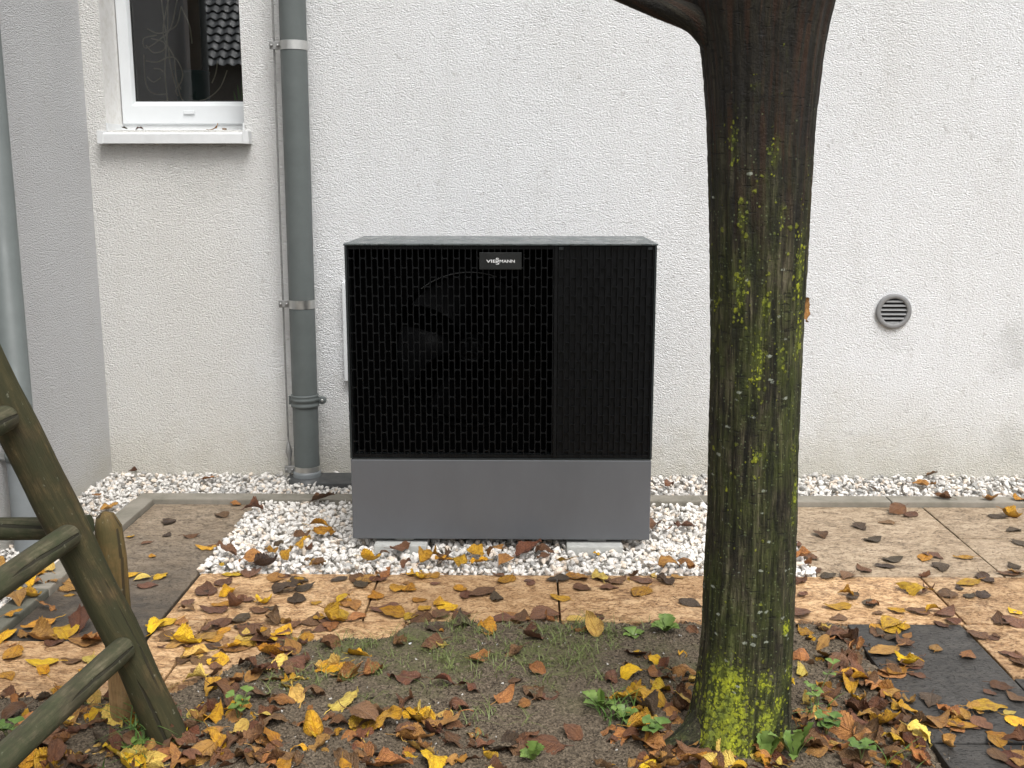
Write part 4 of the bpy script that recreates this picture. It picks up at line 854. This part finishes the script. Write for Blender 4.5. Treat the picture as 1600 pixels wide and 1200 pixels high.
LIST = """502 827 G;471 835 B;481 844 Y;465 856 G;483 858 B;421 860 G;448 871 G;390 875 O;496 879 O;497 890 B;419 892 D;390 893 B;346 892 Y;354 864 B;321 855 Y;342 850 B;504 781 B;435 851 D;508 834 G
579 873 Y;598 867 B;625 856 B;635 881 B;665 867 Y;672 872 G;696 869 B;717 879 G;744 862 G;771 869 O;748 877 Y;790 877 O;819 858 R;826 864 R;852 860 R;850 868 B;882 887 G;931 864 Y;654 894 Y;660 902 Y;681 910 B;698 887 G;592 892 R;779 896 B;871 904 D;904 901 G;942 904 B;967 906 B;992 898 R;1037 906 D;1046 883 O;1042 829 O;1023 823 B;668 898 G;1000 905 B;1060 900 O
529 904 D;562 911 D;619 917 G;640 917 G;721 919 G;727 929 B;752 925 B;774 932 D;656 936 G;694 946 Y;685 940 G;585 930 G;542 942 G;535 938 Y;551 944 O;533 960 G;556 963 O;612 958 G;662 950 G;715 953 B;654 965 R;640 962 G;721 969 D;517 977 O;520 968 G;815 962 B;850 963 B;858 969 O;875 932 G;912 917 B;952 917 B;1002 924 G;690 958 B;600 950 B
317 925 D;325 919 B;354 927 Y;385 935 B;415 940 Y;402 952 B;423 948 D;462 933 D;435 917 D;450 922 D;477 917 D;469 905 D;494 940 G;292 940 B;292 952 B;346 942 G;333 952 B;375 967 D;346 973 B;283 969 O;246 979 Y;252 974 Y;283 998 Y;290 1004 Y;337 996 G;306 1023 P;360 1010 Y;410 983 Y;442 985 Y;458 975 B;479 996 G;371 948 B;398 975 R;425 968 B;385 985 B;500 962 G
204 837 Y;231 846 B;262 834 D;344 804 B;367 788 O;237 867 G;204 897 Y;221 903 P;231 913 B;252 899 Y;394 796 B;171 792 O;300 836 R;262 812 D;150 772 O;208 735 B;322 748 O;262 815 D
6 883 O;46 908 Y;37 925 Y;75 888 P;112 917 O;60 975 G;35 990 O;6 994 Y;96 987 Y;119 992 B;69 996 O;133 1002 O;148 1002 O;65 1033 Y;67 1048 Y;21 1023 G;110 1031 R;144 1031 P;135 1048 Y;100 1079 G;125 975 R;20 960 G;88 1000 B;52 930 G;12 1055 G
1402 800 R;1408 798 R;1421 803 R;1385 815 B;1344 822 D;1365 841 D;1285 835 R;1471 785 R;1546 787 O;1594 788 G;1560 806 D;1579 806 G;1583 827 D;1596 847 D;1396 872 D;1446 871 G;1458 867 B;1506 870 G;1348 888 B;1381 883 D;1471 885 D;1583 883 D;1575 894 R;1590 895 O;1325 899 B;1296 898 D;1444 900 B;1542 903 D;1512 910 G;1517 929 D;1537 927 D;1498 917 D;1421 921 G;1448 925 B;1479 925 B;1321 927 G;1333 931 D;1254 927 B;1362 942 D;1308 947 G;1252 957 B;1371 956 B;1400 952 G;1433 953 B;1458 953 Y;1477 955 B;1562 967 R;1594 969 O;1487 969 R;1262 880 O;1275 890 B;1252 868 O;1270 870 B;1250 895 R;1245 850 B
1392 975 G;1412 979 G;1287 981 P;1333 975 R;1315 987 B;1340 1002 B;1287 1008 O;1292 1027 O;1256 1050 P;1235 1069 Y;1331 1054 Y;1317 1058 B;1410 1002 B;1379 1017 O;1400 1048 G;1421 1033 B;1462 1010 O;1512 1021 O;1525 990 B;1558 992 B;1579 1021 B;1592 1030 R;1367 1071 O;1377 1075 O;1355 1068 B;1567 1071 R;1548 1080 B;1587 1087 B;1423 1094 O;1525 1108 O;1479 1131 O;1504 1131 G;1442 1119 G;1537 1129 B;1554 1156 G;1479 1162 O;1454 1092 D;1362 1120 B;1390 1130 R;1412 1150 O;1367 1142 R;1433 1183 O;1271 1162 R;1250 1131 R;1287 1117 B;1465 1125 O;1400 1120 B;1340 1105 R;1425 1165 R;1380 1165 B;1345 1130 B;1560 1180 B;1590 1160 R
1046 758 B;1456 742 B;1444 756 O;1362 762 D;1035 883 B;1073 885 O;1069 821 B;1079 942 D
690 1006 P;692 983 G;762 983 G;562 1021 Y;587 1048 O;517 1042 Y;540 1054 O;625 1006 R;673 1008 B;748 1027 O;804 1023 B;835 997 B;837 1048 O;631 1058 B;806 1062 B;696 1069 R;733 1073 R;790 1090 O;815 1102 O;837 1083 B;854 1087 B;910 983 B;925 987 P;998 1021 G;987 1054 Y;967 1092 Y;1006 1106 P;979 1035 B;954 1058 B;1023 1090 O;575 1131 B;598 1115 B;633 1096 R;652 1121 Y;660 1112 P;710 1104 B;715 1133 B;679 1158 B;637 1152 B;721 1183 G;679 1192 Y;700 1120 O;752 1165 B;1040 1040 R;1065 1085 O;1030 1130 R;1060 1060 R;1085 985 B
305 1022 P;435 1039 P;330 1075 Y;336 1117 Y;367 1107 Y;375 1137 P;450 1067 Y;465 1092 P;442 1097 O;427 1130 B;490 1140 Y;512 1042 P;537 1055 O;538 1095 P;495 1087 B;365 1067 O;500 1167 O;390 1180 B;305 1195 P;347 1176 Y;365 1160 B;292 1137 B;405 1055 R;385 1040 R;420 1020 G;470 1030 R;400 1090 B;455 1050 B;340 1040 B;180 1185 Y;150 1120 Y;210 1195 Y;120 1100 Y;230 1180 R;415 1005 R;350 1095 R"""
seen = [tuple(e.split()) for ln in LIST.split('\n') for e in ln.split(';') if e.strip()]
for x, y, c in seen: place_leaf(float(x), float(y), c)
print('placed leaves', len(LEAVES))
stk = place_leaf(1300, 1150, 'O', .06)          # the leaf caught on the trunk
p = at_y(1256, 484, TREE.y - .02); stk.location = p; stk.rotation_euler = (R(70), R(75), R(25)); LEAVES.pop(); tag(stk, 'single orange leaf stuck to the right edge of the trunk', 'leaf'); stk.name = 'stuck_leaf'
for px, c, s_ in ((226, 'R', .045), (204, 'D', .03), (340, 'O', .06), (357, 'B', .035)):      # leaves blown onto the sill
    p = at_y(px, 199, WY + .10); o = place_leaf(700, 1150, c, s_, 'c'); o.location = (p.x, WY + .03, sz1 + (OZ0 + .012 - sz1) * .33 + .016); LEAVES.pop(); LEAVES.append((o, 'window sill', c))
NUM = 'first second third fourth fifth sixth seventh eighth ninth tenth eleventh twelfth thirteenth fourteenth fifteenth sixteenth seventeenth eighteenth nineteenth twentieth'.split()
grp = {}
for o, zn, c in LEAVES: grp.setdefault((zn, c), []).append(o)
for (zn, c), os_ in grp.items():
    os_.sort(key=lambda o: to_px(o.location)[0]); wd = LEAFC[c][0]; n = len(os_)
    for i, o in enumerate(os_):
        if n == 1: lab = f'only {wd} leaf on the {zn}'
        elif i == 0: lab = f'leftmost {wd} leaf on the {zn}'
        elif i == n - 1: lab = f'rightmost {wd} leaf on the {zn}'
        elif i <= n // 2: lab = f'{NUM[min(i, 19)]} {wd} leaf from the left on the {zn}'
        else: lab = f'{NUM[min(n - 1 - i, 19)]} {wd} leaf from the right on the {zn}'
        tag(o, lab, 'leaf', 'fallen leaves on the ' + zn)
# dense litter under and between them: one mass
LIT = [(235, 480, 990, 1190, 85), (0, 260, 1080, 1199, 85), (260, 720, 1100, 1199, 55), (560, 1090, 1140, 1199, 34), (990, 1095, 1010, 1199, 50), (1050, 1240, 1175, 1199, 26), (1232, 1440, 975, 1199, 90), (1340, 1600, 1100, 1199, 26), (-60, 1660, 1200, 1330, 70), (0, 110, 880, 1010, 18), (280, 520, 965, 1010, 22), (620, 1000, 960, 985, 10), (1240, 1600, 940, 1000, 14), (330, 1100, 885, 910, 16)]
Vs, Fs, Us, Ms, n0 = [], [], [], [], 0; keys = list(LEAFC)
for x0, x1, y0, y1, n in LIT:
    for _ in range(n):
        c = random.choices('YPGOBRD', (7, 6, 12, 26, 30, 15, 4))[0]
        v, e, s_, loc, col = place_leaf(random.uniform(x0, x1), random.uniform(y0, y1), c, random.choice((None, None, random.uniform(.035, .06))), None, -.003, False)
        pv, pf, pu = PROT[v]; Vs.append((pv * s_) @ np.array(e.to_matrix()).T + np.array(loc)); Fs.append(pf + n0); n0 += len(pv); Us.append(pu); Ms += [keys.index(c)] * len(pf)
me = arr_mesh('leaf_litter', np.concatenate(Vs), np.concatenate(Fs), True, None, np.concatenate(Us))
for k in keys: me.materials.append(LEAFM[k])
me.polygons.foreach_set('material_index', np.array(Ms, np.int32)); tag(link('leaf_litter', me), 'layer of mostly brown fallen leaf litter covering the soil', 'leaf litter', None, 'stuff')
# sparse autumn crown above the frame
Vs, Fs, Us, Ms, n0 = [], [], [], [], 0
for tp, d in tips:
    for _ in range(26):
        v = NFL + random.randrange(NCU); pv, pf, pu = PROT[v]; c = random.choices('YGOB', (4, 4, 3, 2))[0]
        loc = np.array(tp + Vector((random.gauss(0, .28), random.gauss(0, .28), random.gauss(0.1, .22))))
        if loc[2] < 2.15: continue
        Vs.append((pv * random.uniform(.06, .09)) @ rotm(random.uniform(0, 6), random.uniform(0, 6), random.uniform(0, 6)).T + loc); Fs.append(pf + n0); n0 += len(pv); Us.append(pu); Ms += [keys.index(c)] * len(pf)
me = arr_mesh('crown', np.concatenate(Vs), np.concatenate(Fs), True, None, np.concatenate(Us))
for k in keys: me.materials.append(LEAFM[k])
me.polygons.foreach_set('material_index', np.array(Ms, np.int32)); link('crown', me, tree)

# ------------------------------------------------------------------ wooden tree-stake frame at the left
pb = at_z(272, 1168, 0.0); pm = at_y(117, 850, 2.425); pt = at_y(-2, 612, 2.39)
frame = empty('stake_frame', pb); tag(frame, 'weathered wooden tree stake frame with round rails in the left foreground', 'stake frame')
d_ = (pt - pm).normalized(); b = MB(); P = [pb - Vector((-.03, 0, .08)), pb, pb.lerp(pm, .5) + Vector((.004, 0, 0)), pm, pt, pt + d_ * .8]
b.tube(smooth_path(P, 10), np.interp(np.linspace(0, 1, 51), [0, .2, .5, .8, 1], [.044, .043, .046, .048, .046]), 28, True, True, .10, 4.2); b.build('leaning_pole', M_POLE, frame)
for (ex, ey), (fx, fy), r, yy in (((104, 840), (0, 911), .029, 2.36), ((190, 1016), (0, 1190), .029, 2.38), ((6, 655), (-60, 690), .029, 2.33)):
    a = at_y(ex, ey, yy); dd = ray(fx, fy); t = (a.z - CAM_H) / dd.z; q = Vector((dd.x * t, dd.y * t, a.z)) if dd.z < 0 else a
    dirn = (q - a).normalized(); b = MB(); st_ = a - dirn * .012
    b.tube(smooth_path([st_ , st_ + dirn * .006, a + dirn * .03, a + dirn * .4, a + dirn * .75, a + dirn * 1.1], 6), np.interp(np.linspace(0, 1, 31), [0, .2, .4, 1], [r * .82, r, r, r * 1.04]), 22, True, True, .09, ex); b.build('rail', M_RAIL, frame)
for (ex, ey), yy in (((104, 840), 2.36), ((190, 1016), 2.38)):
    q = at_y(ex - 8, ey + 5, yy - .03); b = MB(); b.lathe([(0.0005, -.004), (.0045, -.003), (.005, .004), (.0005, .006)], 'y', q, 10); b.build('nail', M_ZINC, frame)
p = at_y(75, 826, 2.50); e = at_y(140, 822, 2.50); b = MB(); b.tube([(e.x, 2.50, e.z), (p.x, 2.50, p.z), (p.x - .5, 2.50, p.z - .005), (p.x - .72, 2.50, p.z - .005)], .0285, 20, True, True, .07, 9); b.build('cross_rail', M_RAIL, frame)
b = MB(); sx = at_y(196, 1140, 2.555); stp = at_y(158, 800, 2.555); N = 22; zt = stp.z
st_pts = [Vector((sx.x, 2.555, -.08)), Vector((sx.x, 2.555, .1)), Vector((sx.x, 2.555, zt * .5)), Vector((sx.x - .002, 2.555, zt * .8)), Vector((sx.x - .006, 2.555, zt * .93)), Vector((sx.x - .012, 2.555, zt * .985)), Vector((sx.x - .015, 2.555, zt))]
b.tube(st_pts[:3], [.034, .034, .035], 24, True, True, .04, 3); o = b.build('stake', M_STAKE, frame); o['label'] = 'paler fresh lower half of the upright stake'
b = MB(); b.tube(st_pts[2:], [.0352, .036, .033, .022, .006], 24, True, True, .04, 3); b.build('stake_top', M_STAKED, frame)

# ------------------------------------------------------------------ grass and weeds
def blade(Vs, Fs, p, h, a, lean, w, n0, seg=4):
    dx, dy = math.cos(a), math.sin(a)
    for i in range(seg + 1):
        t = i / seg; c = np.array([p[0] + dx * lean * h * t ** 1.8, p[1] + dy * lean * h * t ** 1.8, p[2] + h * (t - .35 * lean * t * t)]); ww = w * (1 - t ** 1.5) + .0002
        Vs.append(c + [-dy * ww, dx * ww, 0]); Vs.append(c - [-dy * ww, dx * ww, 0])
    for i in range(seg): q = n0 + 2 * i; Fs.append((q, q + 1, q + 3, q + 2))
    return n0 + 2 * (seg + 1)
Vs, Fs, n0 = [], [], 0
CL = [(700, 985, 60, 12, 60), (560, 1005, 60, 14, 50), (650, 1040, 80, 25, 70), (760, 1010, 90, 22, 110), (860, 1020, 70, 22, 110), (930, 1000, 60, 20, 90), (820, 1060, 80, 20, 50), (530, 1060, 50, 20, 40), (890, 985, 40, 8, 50), (600, 1080, 60, 20, 30), (480, 1040, 40, 30, 30), (430, 1075, 30, 20, 30), (760, 1130, 60, 20, 25), (950, 1075, 40, 25, 35)]
for cx, cy, sx_, sy_, n in CL:
    for q_ in range(int(n * 2.0)):
        if q_ % 9 == 0: ux, uy, uh = random.gauss(cx, sx_ * .7), random.gauss(cy, sy_ * .7), random.uniform(.5, 1.35)
        px, py = random.gauss(ux, 7), random.gauss(uy, 3)
        p = at_z(px, py, .015); z, zn = surf(p.x, p.y)
        if 'soil' not in zn: continue
        n0 = blade(Vs, Fs, (p.x, p.y, soil_h(p.x, p.y) - .002), uh * random.uniform(.014, .05), random.uniform(0, 6.28), random.uniform(.4, 1.9), random.uniform(.0006, .0012), n0)
tag(link('sparse_grass', arr_mesh('sparse_grass', Vs, Fs, True), mat=M_GRASS), 'thin sparse young grass sprouting on the bare soil', 'grass', None, 'stuff')
def tuft(px, py, n, h, spread, label, mat=M_GRASSL):
    p = at_z(px, py, .02); Vs, Fs, n0 = [], [], 0
    for _ in range(n):
        x, y = p.x + random.gauss(0, spread), p.y + random.gauss(0, spread)
        n0 = blade(Vs, Fs, (x, y, soil_h(x, y) - .003), h * random.uniform(.45, 1.1), random.uniform(0, 6.28), random.uniform(.3, 1.5), random.uniform(.0012, .0026), n0, 6)
    V = np.array(Vs); z0 = soil_h(p.x, p.y); o = link('grass_tuft', arr_mesh('grass_tuft', V - [p.x, p.y, z0], Fs, True), mat=mat); o.location = (p.x, p.y, z0); tag(o, label, 'grass tuft')
tuft(228, 1150, 46, .13, .028, 'long grass tuft growing between the stake and the leaning pole foot')
tuft(205, 1180, 22, .08, .04, 'short grass tuft in the leaves below the pale stake')
tuft(958, 1120, 34, .085, .03, 'grass tuft among weeds left of the tree')
tuft(1275, 1120, 14, .09, .02, 'thin grass tuft in the soil right of the tree')
tuft(1395, 1195, 10, .08, .02, 'thin grass tuft at the bottom edge near the slate slabs')
def wleaf(b, base, a, L, wd, up, lob=0.0, droop=.8, seg=9):
    dx, dy = math.cos(a), math.sin(a); n0 = len(b.v)
    for i in range(seg + 1):
        t = i / seg; sh = math.sin(math.pi * min(1, t * .93 + .05) ** 1.4) * wd + .0012; 
        if lob and 0 < i < seg: sh *= 1 + lob * (1 if i % 2 else -1)
        c = Vector((base[0] + dx * L * t * math.cos(up), base[1] + dy * L * t * math.cos(up), base[2] + L * (math.sin(up) * t - droop * .5 * t * t)))
        nrm = Vector((-dy, dx, 0)); lift = Vector((0, 0, sh * .35)); b.v += [tuple(c + nrm * sh + lift), tuple(c), tuple(c - nrm * sh + lift)]
    for i in range(seg):
        q = n0 + 3 * i; b.face((q, q + 1, q + 4, q + 3), None, True); b.face((q + 1, q + 2, q + 5, q + 4), None, True)
def rosette(px, py, n, L, wd, label, lob=0.0, up=.8, name='weed', mat=M_WEED):
    p = at_z(px, py, .02); z = soil_h(p.x, p.y); root = empty(name, (p.x, p.y, z)); tag(root, label, 'weed')
    for k in range(n):
        b = MB(); a = k * 2.4 + random.uniform(-.3, .3); wleaf(b, (p.x + .004 * math.cos(a), p.y + .004 * math.sin(a), z - .002), a, L * random.uniform(.6, 1.1), wd * random.uniform(.8, 1.15), up * random.uniform(.6, 1.3), lob); b.build('leaf', mat, root)
def sprig(px, py, hts, label, wd=.010, name='seedling', mat=M_WEED):
    p = at_z(px, py, .02); z = soil_h(p.x, p.y); root = empty(name, (p.x, p.y, z)); tag(root, label, 'weed')
    for k, h in enumerate(hts):
        a = k * 2.1 + random.uniform(-.4, .4); b = MB(); tp = Vector((p.x + math.cos(a) * h * .35, p.y + math.sin(a) * h * .35, z + h)); pts = smooth_path([(p.x, p.y, z - .003), (p.x + math.cos(a) * h * .12, p.y + math.sin(a) * h * .12, z + h * .5), tp], 4)
        b.tube(pts, [.0014] * len(pts), 5); st = b.build('stem', M_STEM, root)
        b = MB()
        for q in range(4): t = pts[-1 - (q // 2) * 2]; wleaf(b, tuple(t), a + 1.57 * q + .4, random.uniform(.018, .032), wd, .5, .0, .6, 6)
        b.build('leaf', mat, root)
rosette(1040, 985, 11, .085, .013, 'dandelion-like weed left of the trunk beside the slab edge', .22, .9)
rosette(990, 990, 8, .05, .011, 'low round-leaved weed at the slab edge left of the trunk', 0, .7)
rosette(938, 1110, 10, .085, .010, 'tall green weed left of the tree among grass and leaves', .25, 1.25)
rosette(975, 1130, 8, .06, .012, 'small leafy weed just right of the tall weed', 0, .9)
rosette(832, 1192, 9, .07, .010, 'weed at the bottom edge below the heat pump', .35, 1.2)
rosette(1240, 1196, 9, .15, .011, 'large serrated dandelion rosette at the foot of the trunk', .3, 1.2)
rosette(1195, 1200, 4, .12, .013, 'upright long weed leaves at the trunk foot, bottom edge', .2, 1.35)
rosette(200, 1168, 6, .05, .012, 'small weed among leaves beside the pale stake', .1, .7)
sprig(372, 1128, [.075, .06, .05, .045], 'small green seedling among yellow leaves right of the leaning pole')
sprig(1020, 1165, [.05, .045, .04], 'clover sprig at the bottom left of the trunk', .013, 'clover', M_CLOV)
sprig(1290, 1160, [.05, .045, .035, .04], 'clover sprig in the soil right of the trunk', .014, 'clover', M_CLOV)
sprig(1275, 1110, [.12, .06, .05], 'tall thin seedling right of the trunk', .008)
sprig(1345, 1192, [.04, .035, .045], 'clover sprig at the bottom edge near the slate slabs', .013, 'clover', M_CLOV)
sprig(15, 1165, [.05, .04, .045], 'pale green sprig in the bottom left corner', .014, 'clover', M_CLOV)

# ------------------------------------------------------------------ houses across the street (seen mirrored in the window)
M_HWALL = plain('neighbour_render', (0.35, 0.33, 0.30), .9); M_TILE = plain('roof_tile_grey', (0.38, 0.40, 0.41), .4, var=.35, nscale=5)
M_HGL = plain('neighbour_glass', (0.02, 0.022, 0.025), .1)
GYm = WYF + .012
def mir(px, py, Y):                      # a pixel of the pane followed to the mirrored distance Y
    d = ray(px, py); t = (2 * GYm - Y) / d.y; return Vector((d.x * t, Y, CAM_H + d.z * t))
RY = -21.0; E = mir(319, 104, RY); nh = empty('neighbour_house', (E.x + 7, RY - 4, 0)); tag(nh, 'neighbour house with grey tiled roof, mirrored in the window', 'house')
hx0, hx1 = E.x - 5, E.x + 13; b = MB(); b.box(hx0, hx1, RY - 9, RY - .5, -.2, E.z + .1); b.build('wall', M_HWALL, nh)
b = MB(); yr, zr = RY - 5, E.z + 4.4; tw_, tl_ = .30, .36; nlc = int(math.hypot(5, 4.4) / tl_); sub = 6
for r_ in range(nlc):
    f0, f1 = r_ / nlc, (r_ + 1) / nlc; n0 = len(b.v); nxx = int((hx1 - hx0 + .8) / tw_ * sub)
    for (f, lift) in ((f0, .05), (f1, .0)):
        for i in range(nxx + 1):
            x = hx0 - .4 + i * tw_ / sub; wv = .035 * math.sin(2 * math.pi * i / sub); b.v.append((x, RY + (yr - RY) * f, E.z + (zr - E.z) * f + wv + lift))
    for i in range(nxx): b.face((n0 + i, n0 + i + 1, n0 + nxx + 2 + i, n0 + nxx + 1 + i))
rf = b.build('roof', M_TILE, nh); rf['kind'] = 'stuff'
b = MB(); b.quad((hx0 - .4, RY - 5, zr), (hx1 + .4, RY - 5, zr), (hx1 + .4, RY - 10, E.z), (hx0 - .4, RY - 10, E.z)); b.build('roof', M_TILE, nh)
b = MB(); b.v += [(hx1, RY - .5, E.z), (hx1, RY - 9.5, E.z), (hx1, RY - 5, zr - .1), (hx0, RY - .5, E.z), (hx0, RY - 9.5, E.z), (hx0, RY - 5, zr - .1)]; b.face((0, 1, 2)); b.face((3, 5, 4)); b.build('gable', M_HWALL, nh)
for k in range(4):
    b = MB(); x = hx0 + 1.5 + k * 2.9; b.box(x, x + 1.2, RY - .5, RY - .44, 1.1, 2.5); b.build('window', M_HGL, nh)
